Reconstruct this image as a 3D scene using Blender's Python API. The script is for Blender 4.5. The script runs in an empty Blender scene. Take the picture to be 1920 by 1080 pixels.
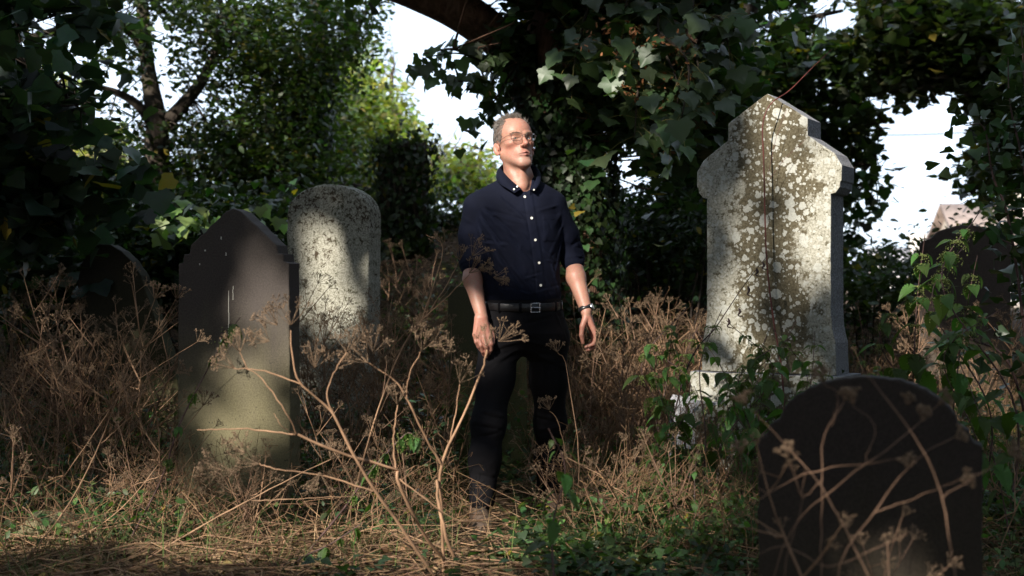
import bpy, math, random
import numpy as np
from mathutils import Vector, Matrix, Euler

rng = np.random.default_rng(7)
random.seed(7)
SC = bpy.context.scene
COL = SC.collection
R = math.radians

# ---------------------------------------------------------------- camera
CAMZ, FPX, YM = 1.05, 2400.0, 5.6
cam_d = bpy.data.cameras.new('camera')
cam = bpy.data.objects.new('camera', cam_d); COL.objects.link(cam)
cam.location = (0, 0, CAMZ); cam.rotation_euler = (R(90), 0, 0)
cam_d.sensor_width = 36; cam_d.lens = 45.0
cam_d.clip_start = 0.05; cam_d.clip_end = 2000
cam_d.dof.use_dof = True; cam_d.dof.focus_distance = 5.55
cam_d.dof.aperture_fstop = 2.9; cam_d.dof.aperture_blades = 0
SC.camera = cam

# ---------------------------------------------------------------- light
SUN = np.array([-0.48, -0.74, 0.56]); SUN /= np.linalg.norm(SUN)   # towards the sun
world = bpy.data.worlds.new('World'); SC.world = world; world.use_nodes = True
wn = world.node_tree; wn.nodes.clear()
wo = wn.nodes.new('ShaderNodeOutputWorld'); wb = wn.nodes.new('ShaderNodeBackground')
sk = wn.nodes.new('ShaderNodeTexSky'); sk.sky_type = 'NISHITA'; sk.sun_disc = False
sk.sun_elevation = math.asin(SUN[2]); sk.sun_rotation = math.atan2(SUN[0], SUN[1])
sk.air_density = 1.0; sk.dust_density = 2.0; sk.ozone_density = 1.0
# thin bright cloud over the whole sky
tcw = wn.nodes.new('ShaderNodeTexCoord'); nzw = wn.nodes.new('ShaderNodeTexNoise')
nzw.inputs['Scale'].default_value = 2.6; nzw.inputs['Detail'].default_value = 5
rw = wn.nodes.new('ShaderNodeMapRange'); rw.inputs[1].default_value = 0.35; rw.inputs[2].default_value = 0.6
rw.inputs[3].default_value = 0.55; rw.inputs[4].default_value = 0.95
mxw = wn.nodes.new('ShaderNodeMix'); mxw.data_type = 'RGBA'
mxw.inputs[7].default_value = (6.8, 8.0, 9.8, 1)
wn.links.new(tcw.outputs['Generated'], nzw.inputs['Vector'])
wn.links.new(nzw.outputs['Fac'], rw.inputs[0]); wn.links.new(rw.outputs[0], mxw.inputs[0])
wn.links.new(sk.outputs[0], mxw.inputs[6]); wn.links.new(mxw.outputs[2], wb.inputs['Color'])
wb.inputs['Strength'].default_value = 0.085
wn.links.new(wb.outputs[0], wo.inputs['Surface'])
sd = bpy.data.lights.new('sun', 'SUN'); sd.energy = 3.7; sd.angle = R(0.8); sd.color = (1.0, 0.93, 0.82)
so = bpy.data.objects.new('sun', sd); COL.objects.link(so)
so.rotation_euler = Vector(SUN).to_track_quat('Z', 'Y').to_euler()
SC.view_settings.view_transform = 'Standard'; SC.view_settings.look = 'None'
SC.view_settings.exposure = 1.4; SC.view_settings.gamma = 1.0
SC.view_settings.use_curve_mapping = False
SC.render.engine = 'CYCLES'
SC.cycles.max_bounces = 6; SC.cycles.diffuse_bounces = 3; SC.cycles.glossy_bounces = 2
SC.cycles.transmission_bounces = 3; SC.cycles.transparent_max_bounces = 6
SC.cycles.use_denoising = True
SC.cycles.sample_clamp_indirect = 4.0

def W(px, py, Y):
    """world point seen at photo pixel (px, py) at distance Y"""
    return np.array([(px - 960.0) / FPX * Y, Y, CAMZ + (540.0 - py) / FPX * Y])
def SX(p):
    p = np.asarray(p); return 960 + FPX * p[..., 0] / p[..., 1], 540 - FPX * (p[..., 2] - CAMZ) / p[..., 1]

# ---------------------------------------------------------------- mesh helpers
def mesh_of(name, V, polys, mats=(), mi=None, smooth=False, col=None):
    me = bpy.data.meshes.new(name)
    V = np.asarray(V, np.float32).reshape(-1, 3)
    polys = [np.asarray(p, np.int32) for p in polys if len(p)]
    me.vertices.add(len(V)); me.vertices.foreach_set('co', V.ravel())
    loops = np.concatenate([p.ravel() for p in polys]) if polys else np.zeros(0, np.int32)
    cnt = np.concatenate([np.full(len(p), p.shape[1], np.int32) for p in polys]) if polys else np.zeros(0, np.int32)
    st = np.concatenate([[0], np.cumsum(cnt)[:-1]]).astype(np.int32)
    me.loops.add(len(loops)); me.loops.foreach_set('vertex_index', loops)
    me.polygons.add(len(cnt)); me.polygons.foreach_set('loop_start', st)
    for m in mats: me.materials.append(m)
    if mi is not None: me.polygons.foreach_set('material_index', np.asarray(mi, np.int32))
    if smooth: me.polygons.foreach_set('use_smooth', np.ones(len(cnt), bool))
    if col is not None:
        a = me.color_attributes.new('col', 'FLOAT_COLOR', 'POINT')
        c = np.ones((len(V), 4), np.float32); c[:, :3] = col
        a.data.foreach_set('color', c.ravel())
    me.update(calc_edges=True)
    return me

class Acc:
    """collects triangles and quads for one mesh"""
    def __init__(s): s.V = []; s.P = {}; s.C = []; s.n = 0; s.M = {}
    def add(s, V, F, col=None, m=0):
        V = np.asarray(V, float).reshape(-1, 3); F = np.asarray(F, int)
        if len(F) == 0: return
        k = F.shape[1]
        s.P.setdefault(k, []).append(F + s.n); s.M.setdefault(k, []).append(np.full(len(F), m))
        s.V.append(V); s.n += len(V)
        c = np.ones((len(V), 3)) * (np.array(col) if col is not None else 1.0)
        s.C.append(c)
    def mesh(s, name, mats, smooth=False, col=False):
        V = np.concatenate(s.V); ks = sorted(s.P)
        return mesh_of(name, V, [np.concatenate(s.P[k]) for k in ks], mats,
                       np.concatenate([np.concatenate(s.M[k]) for k in ks]), smooth,
                       np.concatenate(s.C) if col else None)

def link(name, me, parent=None, **kw):
    o = bpy.data.objects.new(name, me); COL.objects.link(o)
    if parent is not None: o.parent = parent
    for k, v in kw.items(): o[k] = v
    return o
def thing(name, label, cat, loc=(0, 0, 0), rz=0, group=None, me=None):
    o = bpy.data.objects.new(name, me); COL.objects.link(o)
    o.location = loc; o.rotation_euler = (0, 0, rz)
    o['label'] = label; o['category'] = cat
    if group: o['group'] = group
    return o
def copy_thing(src, loc, rot, scale=1.0, label=None, group=None):
    c = src.copy(); COL.objects.link(c)
    c.location = loc; c.rotation_euler = rot; c.scale = (scale,) * 3
    if label: c['label'] = label
    if group: c['group'] = group
    for ch in src.children:
        d = ch.copy(); COL.objects.link(d); d.parent = c
        for g in ch.children:
            e = g.copy(); COL.objects.link(e); e.parent = d
    return c

def tube(pts, rad, sides=6, closed_ends=True):
    P = np.asarray(pts, float); n = len(P)
    rad = np.broadcast_to(np.asarray(rad, float), (n,))
    T = np.gradient(P, axis=0); T /= np.linalg.norm(T, axis=1, keepdims=True) + 1e-12
    up = np.array([0.0, 0, 1]) if abs(T[0, 2]) < 0.9 else np.array([1.0, 0, 0])
    u = np.cross(T[0], up); u /= np.linalg.norm(u)
    V = np.zeros((n, sides, 3)); a = np.arange(sides) * 2 * np.pi / sides
    for i in range(n):
        u = u - T[i] * (u @ T[i]); u /= np.linalg.norm(u) + 1e-12
        v = np.cross(T[i], u)
        V[i] = P[i] + rad[i] * (np.cos(a)[:, None] * u + np.sin(a)[:, None] * v)
    i = np.arange(n - 1)[:, None] * sides; j = np.arange(sides)[None]; j2 = (j + 1) % sides
    F = np.stack([i + j, i + j2, i + sides + j2, i + sides + j], -1).reshape(-1, 4)
    return V.reshape(-1, 3), F
def smooth_path(pts, n=24):
    P = np.asarray(pts, float)
    if len(P) == 2: t = np.linspace(0, 1, n)[:, None]; return P[0] * (1 - t) + P[1] * t
    Q = np.vstack([2 * P[0] - P[1], P, 2 * P[-1] - P[-2]])
    out = []; m = len(P) - 1
    for s in np.linspace(0, m - 1e-9, n):
        i = int(s); t = s - i
        p0, p1, p2, p3 = Q[i], Q[i + 1], Q[i + 2], Q[i + 3]
        out.append(0.5 * (2 * p1 + (p2 - p0) * t + (2 * p0 - 5 * p1 + 4 * p2 - p3) * t * t + (3 * p1 - p0 - 3 * p2 + p3) * t ** 3))
    return np.array(out)
def rough_tube(pts, rad, sides=14, amp=0.1, seed=0, n=30):
    """tube with lumpy bark"""
    P = smooth_path(pts, n); r = np.interp(np.linspace(0, 1, n), np.linspace(0, 1, len(rad)), rad)
    V, F = tube(P, r, sides); g = np.random.default_rng(seed)
    ph = g.uniform(0, 6.28, 12); V = V.reshape(n, sides, 3)
    th = np.arange(sides) * 2 * np.pi / sides; z = np.linspace(0, 1, n)
    d = sum(np.sin((k + 1) * th[None] + ph[k] + z[:, None] * (4 + 5 * k) * np.cos(ph[k + 6])) / (k + 1.5) for k in range(6))
    V = P[:, None] + (V - P[:, None]) * (1 + amp * d[..., None])
    return V.reshape(-1, 3), F
def rand_rot(n, tilt=None, g=rng):
    """random rotation matrices; tilt limits how far the blade normal leans from up"""
    if tilt is None:
        q = g.normal(size=(n, 4)); q /= np.linalg.norm(q, axis=1, keepdims=True)
        w, x, y, z = q.T
        return np.stack([1 - 2 * (y * y + z * z), 2 * (x * y - z * w), 2 * (x * z + y * w),
                         2 * (x * y + z * w), 1 - 2 * (x * x + z * z), 2 * (y * z - x * w),
                         2 * (x * z - y * w), 2 * (y * z + x * w), 1 - 2 * (x * x + y * y)], -1).reshape(n, 3, 3)
    yaw = g.uniform(0, 2 * np.pi, n); t = g.normal(0, tilt, n); ax = g.uniform(0, 2 * np.pi, n)
    def rz(a):
        c, s = np.cos(a), np.sin(a); z = np.zeros_like(a); o = z + 1
        return np.stack([c, -s, z, s, c, z, z, z, o], -1).reshape(-1, 3, 3)
    def rx(a):
        c, s = np.cos(a), np.sin(a); z = np.zeros_like(a); o = z + 1
        return np.stack([o, z, z, z, c, -s, z, s, c], -1).reshape(-1, 3, 3)
    return rz(ax) @ rx(t) @ rz(yaw)
def scatter(acc, P, Rm, size, tmpl, col, m=0):
    """many copies of a small leaf joined into one mesh"""
    TV, TF = tmpl; n = len(P)
    if n == 0: return
    size = np.broadcast_to(size, (n,))
    V = np.einsum('nij,kj->nki', Rm, TV) * size[:, None, None] + P[:, None]
    F = (TF[None] + (np.arange(n) * len(TV))[:, None, None]).reshape(-1, TF.shape[1])
    acc.add(V.reshape(-1, 3), F, np.repeat(col, len(TV), 0), m)

def fan(outline, centre, fold=0.12, droop=0.15):
    o = np.array(outline, float); V = np.zeros((len(o) + 1, 3)); V[1:, :2] = o; V[0, :2] = centre
    V[:, 2] = fold * np.abs(V[:, 0]) - droop * (V[:, 1] ** 2 + 0.6 * V[:, 0] ** 2)
    n = len(o); F = np.array([[0, i + 1, (i + 1) % n + 1] for i in range(n)])
    return V, F
def mirror(h): return h + [(-x, y) for x, y in h[::-1] if abs(x) > 1e-6]
MAPLE = fan(mirror([(0, 0), (.18, -.10), (.36, -.15), (.46, -.02), (.46, .10), (.60, .20), (.68, .36), (.56, .45), (.42, .49), (.37, .64), (.20, .78), (.10, .93), (0, 1.02)]), (0, .30), .14, .26)
MAPLE_LO = fan(mirror([(0, 0), (.36, -.12), (.48, .10), (.62, .26), (.60, .42), (.44, .50), (.30, .75), (0, 1.0)]), (0, .3), .14, .24)
IVY = fan(mirror([(0, .05), (.28, -.07), (.45, .14), (.33, .36), (.17, .62), (0, .85)]), (0, .28), .12, .16)
OVAL = fan(mirror([(0, 0), (.26, .28), (.26, .62), (0, 1.0)]), (0, .45), .15, .2)
DIAMOND = (np.array([[0, 0, 0], [.3, .45, .08], [0, 1, -.1], [-.3, .45, .08]]), np.array([[0, 1, 2], [0, 2, 3]]))
def nettle_leaf():
    h = [(0, 0)]; n = 8
    for i in range(n):
        t = (i + 0.6) / n; w = 0.36 * math.sin(math.pi * t ** 0.62) ** 0.9
        h += [(w, t - 0.02), (w * 0.78, t + 0.035)]
    h.append((0, 1.04))
    o = mirror(h)
    return fan(o, (0, .38), .22, .42)
NETTLE = nettle_leaf()

# ---------------------------------------------------------------- materials
def srgb(*c): return tuple(((v / 12.92) if v <= 0.04045 else ((v + 0.055) / 1.055) ** 2.4) for v in [x / 255 for x in c])
class NT:
    def __init__(s, name):
        s.m = bpy.data.materials.new(name); s.m.use_nodes = True; s.t = s.m.node_tree; s.t.nodes.clear()
        s.out = s.n('OutputMaterial'); s.p = s.n('BsdfPrincipled'); s.l(s.p, 0, s.out, 0)
    def n(s, t, **kw):
        x = s.t.nodes.new('ShaderNode' + t)
        for k, v in kw.items(): setattr(x, k, v)
        return x
    def l(s, a, ao, b, bi): s.t.links.new(a.outputs[ao], b.inputs[bi])
    def tex(s, vec=None, scale=5, detail=4, rough=.6, kind='TexNoise', dist=0):
        x = s.n(kind); x.inputs['Scale'].default_value = scale
        if kind == 'TexNoise':
            x.inputs['Detail'].default_value = detail; x.inputs['Roughness'].default_value = rough; x.inputs['Distortion'].default_value = dist
        if vec is not None: s.t.links.new(vec, x.inputs['Vector'])
        return x
    def ramp(s, src, a, b, lo=0.0, hi=1.0, smooth=True):
        x = s.n('MapRange'); x.clamp = True
        if smooth: x.interpolation_type = 'SMOOTHSTEP'
        for i, v in enumerate((a, b, lo, hi)): x.inputs[i + 1].default_value = v
        s.t.links.new(src, x.inputs[0]); return x.outputs[0]
    def mix(s, f, a, b, mode='MIX'):
        x = s.n('Mix'); x.data_type = 'RGBA'; x.blend_type = mode; x.clamp_factor = True
        for i, v in ((0, f), (6, a), (7, b)):
            if isinstance(v, bpy.types.NodeSocket): s.t.links.new(v, x.inputs[i])
            elif i == 0: x.inputs[0].default_value = v
            else: x.inputs[i].default_value = (*v, 1)
        return x.outputs[2]
    def math(s, op, a, b=0.0, c=0.0):
        x = s.n('Math'); x.operation = op
        for i, v in enumerate((a, b, c)):
            if isinstance(v, bpy.types.NodeSocket): s.t.links.new(v, x.inputs[i])
            else: x.inputs[i].default_value = v
        return x.outputs[0]
    def vmath(s, op, a, b):
        x = s.n('VectorMath'); x.operation = op
        for i, v in enumerate((a, b)):
            if isinstance(v, bpy.types.NodeSocket): s.t.links.new(v, x.inputs[i])
            else: x.inputs[i].default_value = v
        return x.outputs[0]
    def set(s, rough=.7, spec=.3, **kw):
        s.p.inputs['Roughness'].default_value = rough; s.p.inputs['Specular IOR Level'].default_value = spec
        for k, v in kw.items(): s.p.inputs[k].default_value = v
        return s
    def color(s, c):
        if isinstance(c, bpy.types.NodeSocket): s.t.links.new(c, s.p.inputs['Base Color'])
        else: s.p.inputs['Base Color'].default_value = (*c, 1)
    def bump(s, h, strength=.4, dist=.01):
        b = s.n('Bump'); b.inputs['Strength'].default_value = strength; b.inputs['Distance'].default_value = dist
        s.t.links.new(h, b.inputs['Height']); s.t.links.new(b.outputs[0], s.p.inputs['Normal'])
    @property
    def obj(s):
        if not hasattr(s, '_tc'): s._tc = s.n('TexCoord')
        return s._tc.outputs['Object']

def leaf_mat(name, base=None, transl=0.35, rough=.45, spec=.35):
    """leaf blades: colour from the per-leaf attribute, or base varied per object"""
    n = NT(name); n.set(rough, spec)
    if base is None:
        a = n.n('Attribute'); a.attribute_name = 'col'; c = a.outputs['Color']
    else:
        oi = n.n('ObjectInfo'); hs = n.n('HueSaturation')
        n.t.links.new(n.ramp(oi.outputs['Random'], 0, 1, .47, .53, False), hs.inputs['Hue'])
        n.t.links.new(n.ramp(oi.outputs['Random'], 0, 1, .6, 1.5, False), hs.inputs['Value'])
        hs.inputs['Color'].default_value = (*base, 1); c = hs.outputs[0]
    nz = n.tex(n.obj, 60, 3); c = n.mix(.35, c, nz.outputs['Color'], 'SOFT_LIGHT')
    n.color(c)
    if transl:
        tr = n.n('BsdfTranslucent'); c2 = n.mix(1.0, c, (1.5, 1.75, .5), 'MULTIPLY'); n.t.links.new(c2, tr.inputs['Color'])
        mx = n.n('MixShader'); mx.inputs[0].default_value = transl
        n.l(n.p, 0, mx, 1); n.l(tr, 0, mx, 2); n.l(mx, 0, n.out, 0)
    return n.m
def plain(name, c, rough=.7, spec=.3, noise=0.0, scale=20, bump=0, **kw):
    n = NT(name); n.set(rough, spec, **kw)
    if noise:
        t = n.tex(n.obj, scale, 5); f = n.ramp(t.outputs['Fac'], .3, .7)
        n.color(n.mix(f, tuple(x * (1 - noise) for x in c), tuple(min(1, x * (1 + noise)) for x in c)))
        if bump: n.bump(t.outputs['Fac'], bump, .004)
    else: n.color(c)
    return n.m

M = {}
M['leaf'] = leaf_mat('leaf_blades')
M['litter'] = leaf_mat('dry_litter', transl=.1, rough=.8, spec=.1)
M['nettle'] = leaf_mat('nettle_leaf', (.060, .115, .028), .38, .5, .3)
M['sycamore'] = leaf_mat('sycamore_leaf', (.055, .085, .035), .3, .4, .45)
M['sapling'] = leaf_mat('sapling_leaf', (.17, .25, .075), .35, .45, .35)
M['ivy'] = leaf_mat('ivy_leaf', (.032, .064, .020), .15, .35, .5)
M['nettle_stem'] = plain('nettle_stem', (.10, .06, .055), .6, .3, .4, 30)
M['tassel'] = plain('nettle_tassel', (.16, .19, .06), .8, .2, .3, 60)
M['dry'] = plain('dry_stalk', (.27, .165, .10), .75, .2, .35, 12, .3)
M['dry_dark'] = plain('dry_stalk_brown', (.19, .115, .075), .8, .2, .4, 12, .3)
M['seed'] = plain('dry_seed_head', (.19, .13, .085), .9, .1, .4, 60)
M['dark_stem'] = plain('dark_stem', (.035, .02, .02), .6, .3, .4, 20)
M['red_stem'] = plain('red_bramble_stem', (.10, .025, .02), .5, .4, .4, 20)
def bark(name, c, s=1.0):
    n = NT(name); n.set(.9, .15)
    sc = n.vmath('MULTIPLY', n.obj, (9 * s, 9 * s, 2.2 * s)); a = n.tex(sc, 2.0, 8, .7, dist=1.0)
    b = n.tex(n.obj, 1.7, 3)
    c1 = n.mix(n.ramp(a.outputs['Fac'], .3, .7), tuple(x * .45 for x in c), tuple(x * 1.3 for x in c))
    c2 = n.mix(n.ramp(b.outputs['Fac'], .5, .75, 0, .6), c1, (.05, .065, .03)); n.color(c2)
    n.bump(a.outputs['Fac'], .9, .03); return n.m
M['bark'] = bark('bark', (.13, .095, .07)); M['bark_dark'] = bark('dark_bark', (.07, .055, .045))
M['bark_red'] = bark('reddish_bark', (.20, .115, .08))

# ---------------------------------------------------------------- ground
def sstep(a, b, x): t = np.clip((x - a) / (b - a), 0, 1); return t * t * (3 - 2 * t)
def gz(x, y):
    x = np.asarray(x, float); y = np.asarray(y, float)
    n = .03 * np.sin(1.7 * x + .6 * y) + .025 * np.sin(2.9 * y - 1.1 * x + 1) + .015 * np.sin(5.1 * x + 3.3 * y)
    side = .42 + .58 * (1 - sstep(1.4, 2.6, x - .10 * (y - 8)))
    bank = sstep(7.6, 12.5, y) * 1.62 * side + .25 * sstep(10, 13, y) * np.exp(-((x - .9) / 1.1) ** 2)
    return .055 + n + bank * (1 - .6 * sstep(16, 40, y))
def build_ground():
    xs = np.concatenate([np.linspace(-400, -14, 14), np.linspace(-12, 12, 121), np.linspace(14, 400, 14)])
    ys = np.concatenate([np.linspace(-300, -4, 12), np.linspace(-2, 18, 121), np.linspace(20, 60, 20), np.linspace(80, 700, 14)])
    X, Y = np.meshgrid(xs, ys, indexing='ij'); Z = gz(X, Y)
    nx, ny = len(xs), len(ys); i = np.arange(nx - 1)[:, None] * ny; j = np.arange(ny - 1)[None]
    F = np.stack([i + j, i + ny + j, i + ny + j + 1, i + j + 1], -1).reshape(-1, 4)
    n = NT('woodland_ground'); n.set(.95, .1)
    a = n.tex(n.obj, 3.0, 8, .7); b = n.tex(n.obj, 45, 6, .8); c = n.tex(n.obj, .9, 3)
    base = n.mix(n.ramp(b.outputs['Fac'], .35, .7), (.03, .02, .013), (.16, .10, .06))
    base = n.mix(n.ramp(a.outputs['Fac'], .5, .65, 0, .8), base, (.025, .035, .012))
    n.color(base); n.bump(b.outputs['Fac'], .8, .03)
    link('ground', mesh_of('ground', np.stack([X, Y, Z], -1), [F], [n.m], smooth=True), kind='structure')
build_ground()
# ---------------------------------------------------------------- headstones
def arc(cx, cz, rx, rz, a0, a1, n=14):
    t = np.radians(np.linspace(a0, a1, n)); return [(cx + rx * math.cos(k), cz + rz * math.sin(k)) for k in t]
def slab_mesh(name, outline, th, mats, bevel=.006, seed=0, jit=.0012, dense=.03):
    """outline (x, z) extruded to a slab with rubbed arrises; a worn outline and a faintly uneven face"""
    g = np.random.default_rng(seed); o = []
    m = len(outline)
    for i in range(m):
        a = np.array(outline[i]); b = np.array(outline[(i + 1) % m]); k = max(1, int(np.linalg.norm(b - a) / dense))
        for t in range(k): o.append(a + (b - a) * t / k)
    o = np.array(o) + g.normal(0, jit, (len(o), 2)); n = len(o)
    nx = np.roll(o, -1, 0) - np.roll(o, 1, 0); nrm = np.stack([nx[:, 1], -nx[:, 0]], 1); nrm /= np.linalg.norm(nrm, axis=1, keepdims=True)
    area = np.sum(o[:, 0] * np.roll(o[:, 1], -1) - np.roll(o[:, 0], -1) * o[:, 1])
    if area < 0: nrm = -nrm
    rings = []
    bj = bevel * (1 + .5 * g.normal(size=(n, 1)).clip(-.8, 1.5))
    for (ins, y) in ((1, -th / 2), (.3, -th / 2 + bevel * .3), (0, -th / 2 + bevel), (0, th / 2 - bevel), (.3, th / 2 - bevel * .3), (1, th / 2)):
        q = o - nrm * bj * ins; rings.append(np.stack([q[:, 0], np.full(n, y), q[:, 1]], 1))
    V = np.concatenate(rings); F = []
    for r in range(5):
        for i in range(n): F.append([r * n + i, r * n + (i + 1) % n, (r + 1) * n + (i + 1) % n, (r + 1) * n + i])
    F = np.array(F)
    if area < 0: F = F[:, ::-1]
    f0 = np.arange(n); f1 = 5 * n + np.arange(n)[::-1]
    if area < 0: f0, f1 = f0[::-1], f1[::-1]
    f0 = f0[::-1] if False else f0
    me = bpy.data.meshes.new(name)
    faces = [list(map(int, f[::-1])) for f in F] + [list(map(int, f0)), list(map(int, f1))]
    me.from_pydata([tuple(v) for v in V], [], faces)
    for mt in mats: me.materials.append(mt)
    import bmesh
    bm = bmesh.new(); bm.from_mesh(me); bmesh.ops.recalc_face_normals(bm, faces=bm.faces)
    bmesh.ops.triangulate(bm, faces=[f for f in bm.faces if len(f.verts) > 4]); bm.to_mesh(me); bm.free()
    return me
def box_mesh(name, sx, sy, sz, mats, bevel=.008):
    o = [(-sx / 2, 0), (sx / 2, 0), (sx / 2, sz), (-sx / 2, sz)]
    return slab_mesh(name, o, sy, mats, bevel)

def granite_lichen():
    n = NT('pale_granite_with_lichen'); n.set(.85, .2)
    o = n.obj; sp = n.n('SeparateXYZ'); n.t.links.new(o, sp.inputs[0]); X, Z = sp.outputs[0], sp.outputs[2]
    w1 = n.tex(o, 5, 6, .7); w2 = n.tex(o, 22, 6, .7); w3 = n.tex(o, 90, 4, .7)
    # olive brown algae band down the middle of the front
    ax = n.math('ABSOLUTE', n.math('ADD', n.math('ADD', X, -.03), n.math('MULTIPLY', n.math('SUBTRACT', w1.outputs['Fac'], .5), .5)))
    wob = n.math('ADD', ax, n.math('MULTIPLY', n.math('SUBTRACT', w2.outputs['Fac'], .5), .42))
    band = n.ramp(wob, .135, .185, 1, 0)
    pale = n.mix(n.ramp(w3.outputs['Fac'], .35, .62), (.20, .19, .15), (.38, .37, .315))
    pits = n.ramp(n.tex(o, 46, 5, .75, dist=.6).outputs['Fac'], .565, .60)
    pale = n.mix(pits, pale, (.10, .09, .06))
    brown = n.mix(n.ramp(w3.outputs['Fac'], .35, .65), (.060, .048, .027), (.135, .118, .078))
    base = n.mix(band, pale, brown)
    # round lichen spots of several sizes
    for sc, th, seed in ((15, .46, 0), (30, .50, 3), (62, .50, 7)):
        v = n.vmath('ADD', n.vmath('ADD', o, (seed * 1.3, 0, seed * .7)), (0, 0, 0))
        wv = n.n('VectorMath', operation='SCALE'); n.t.links.new(n.tex(o, 55, 3).outputs['Color'], wv.inputs[0]); wv.inputs['Scale'].default_value = .022
        v = n.vmath('ADD', v, wv.outputs[0]); fl = n.vmath('MULTIPLY', v, (1, .02, 1))
        vo = n.n('TexVoronoi'); vo.inputs['Scale'].default_value = sc; vo.inputs['Randomness'].default_value = 1; n.t.links.new(fl, vo.inputs['Vector'])
        cs = n.n('SeparateColor'); n.t.links.new(vo.outputs['Color'], cs.inputs[0])
        rad = n.math('MULTIPLY', n.ramp(cs.outputs[0], .15, 1.0, 0.0, th, False), 1.0)
        msk = n.ramp(n.math('SUBTRACT', rad, vo.outputs['Distance']), -.01, .03)
        base = n.mix(msk, base, n.mix(n.ramp(w3.outputs['Fac'], .3, .7), (.30, .30, .27), (.46, .46, .415)))
    # cut sides: speckled granite with cool sky light mixed into the colour
    ge = n.n('NewGeometry')
    nm = n.n('SeparateXYZ'); vt = n.n('VectorTransform'); vt.vector_type = 'NORMAL'; vt.convert_from = 'WORLD'; vt.convert_to = 'OBJECT'
    n.l(ge, 'True Normal', vt, 0); n.l(vt, 0, nm, 0)
    side = n.ramp(n.math('ABSOLUTE', nm.outputs[1]), .3, .6, 1, 0)
    spk = n.tex(o, 150, 3, .8); gran = n.mix(n.ramp(spk.outputs['Fac'], .4, .62), (.12, .12, .13), (.35, .35, .375))
    gran = n.mix(n.ramp(w2.outputs['Fac'], .55, .7, 0, .6), gran, (.20, .19, .15))
    n.color(n.mix(side, base, gran)); n.bump(w3.outputs['Fac'], .5, .004)
    return n.m
def mottled_stone():
    n = NT('pale_stone_with_dark_mottling'); n.set(.9, .15); o = n.obj
    a = n.tex(o, 38, 7, .75, dist=.8); b = n.tex(o, 4, 4); c = n.tex(o, 120, 3)
    sp = n.n('SeparateXYZ'); n.t.links.new(o, sp.inputs[0])
    thr = n.math('ADD', a.outputs['Fac'], n.math('MULTIPLY', n.math('SUBTRACT', b.outputs['Fac'], .5), .22))
    thr = n.math('ADD', thr, n.ramp(sp.outputs[2], 1.2, 1.55, 0, .035))
    pale = n.mix(n.ramp(c.outputs['Fac'], .35, .65), (.22, .21, .165), (.42, .41, .35))
    dark = n.mix(n.ramp(b.outputs['Fac'], .4, .6), (.07, .075, .04), (.06, .045, .03))
    n.color(n.mix(n.ramp(thr, .53, .60), pale, dark)); n.bump(a.outputs['Fac'], .8, .008); return n.m
def slate(name, c=(.085, .075, .07), green=.6, zlo=.2, zhi=.8, gcol=(.16, .145, .06)):
    n = NT(name); n.set(.75, .18); o = n.obj
    a = n.tex(o, 140, 5, .8); b = n.tex(n.vmath('MULTIPLY', o, (9, 9, 2.5)), 1, 5); f = n.tex(o, 3, 4)
    base = n.mix(n.ramp(a.outputs['Fac'], .3, .7), tuple(x * .7 for x in c), tuple(x * 1.25 for x in c))
    sp = n.n('SeparateXYZ'); n.t.links.new(o, sp.inputs[0])
    h = n.math('ADD', sp.outputs[2], n.math('MULTIPLY', n.math('SUBTRACT', b.outputs['Fac'], .5), .5))
    g = n.math('MULTIPLY', n.ramp(h, zlo, zhi, 1, 0), green)
    base = n.mix(g, base, n.mix(n.ramp(a.outputs['Fac'], .35, .65), tuple(x * .75 for x in gcol), tuple(x * 1.2 for x in gcol)))
    pk = n.ramp(n.tex(o, 75, 3, .6).outputs['Fac'], .66, .70)
    pk2 = n.math('MULTIPLY', pk, n.ramp(h, zlo, zhi, 1, .1)); base = n.mix(pk2, base, (.03, .028, .02))
    n.color(base); n.bump(a.outputs['Fac'], .35, .003); return n.m

def headstone(label, px, Y, rz, outline, th, mat, seed, lean=(0, 0), bevel=.006, sink=.1, base=None):
    x = (px - 960) / FPX * Y; z = float(gz(x, Y))
    t = thing('headstone', label, 'headstone', (x, Y, base if base is not None else z), rz)
    t.rotation_euler = (lean[0], lean[1], rz)
    o = [(a, b - (sink if b <= 0.0001 else 0)) for a, b in outline]
    link('slab', slab_mesh('slab', o, th, [mat], bevel, seed), t)
    return t

# 1 tall pale stone with a gabled and shouldered head on a stepped base
H = 1.875
def tall_outline():
    r = [(.0, H), (.195, 1.745), (.195, 1.665), (.322, 1.575), (.354, 1.52), (.354, 1.45), (.347, 1.445), (.345, 1.42), (.325, 1.395), (.303, 1.39), (.303, .84), (.308, .78), (.324, .71), (.330, .56)]
    return r + [(-a, b) for a, b in r[::-1] if a > 0]
tx = (1452 - 960) / FPX * 6.1
tall = thing('headstone', 'tall pale headstone spotted with white lichen, gabled and shouldered, right of the man', 'headstone', (tx, 6.1, .09), R(-31))
link('slab', slab_mesh('slab', tall_outline(), .20, [granite_lichen()], .004, 3, .0006), tall)
mb = granite_lichen()
link('plinth', box_mesh('plinth', .75, .29, .557, [mb], .012), tall)
pb = link('foot_slab', box_mesh('foot_slab', 1.05, .56, .16, [mb], .012), tall); pb.location = (0, 0, -.10)

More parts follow.
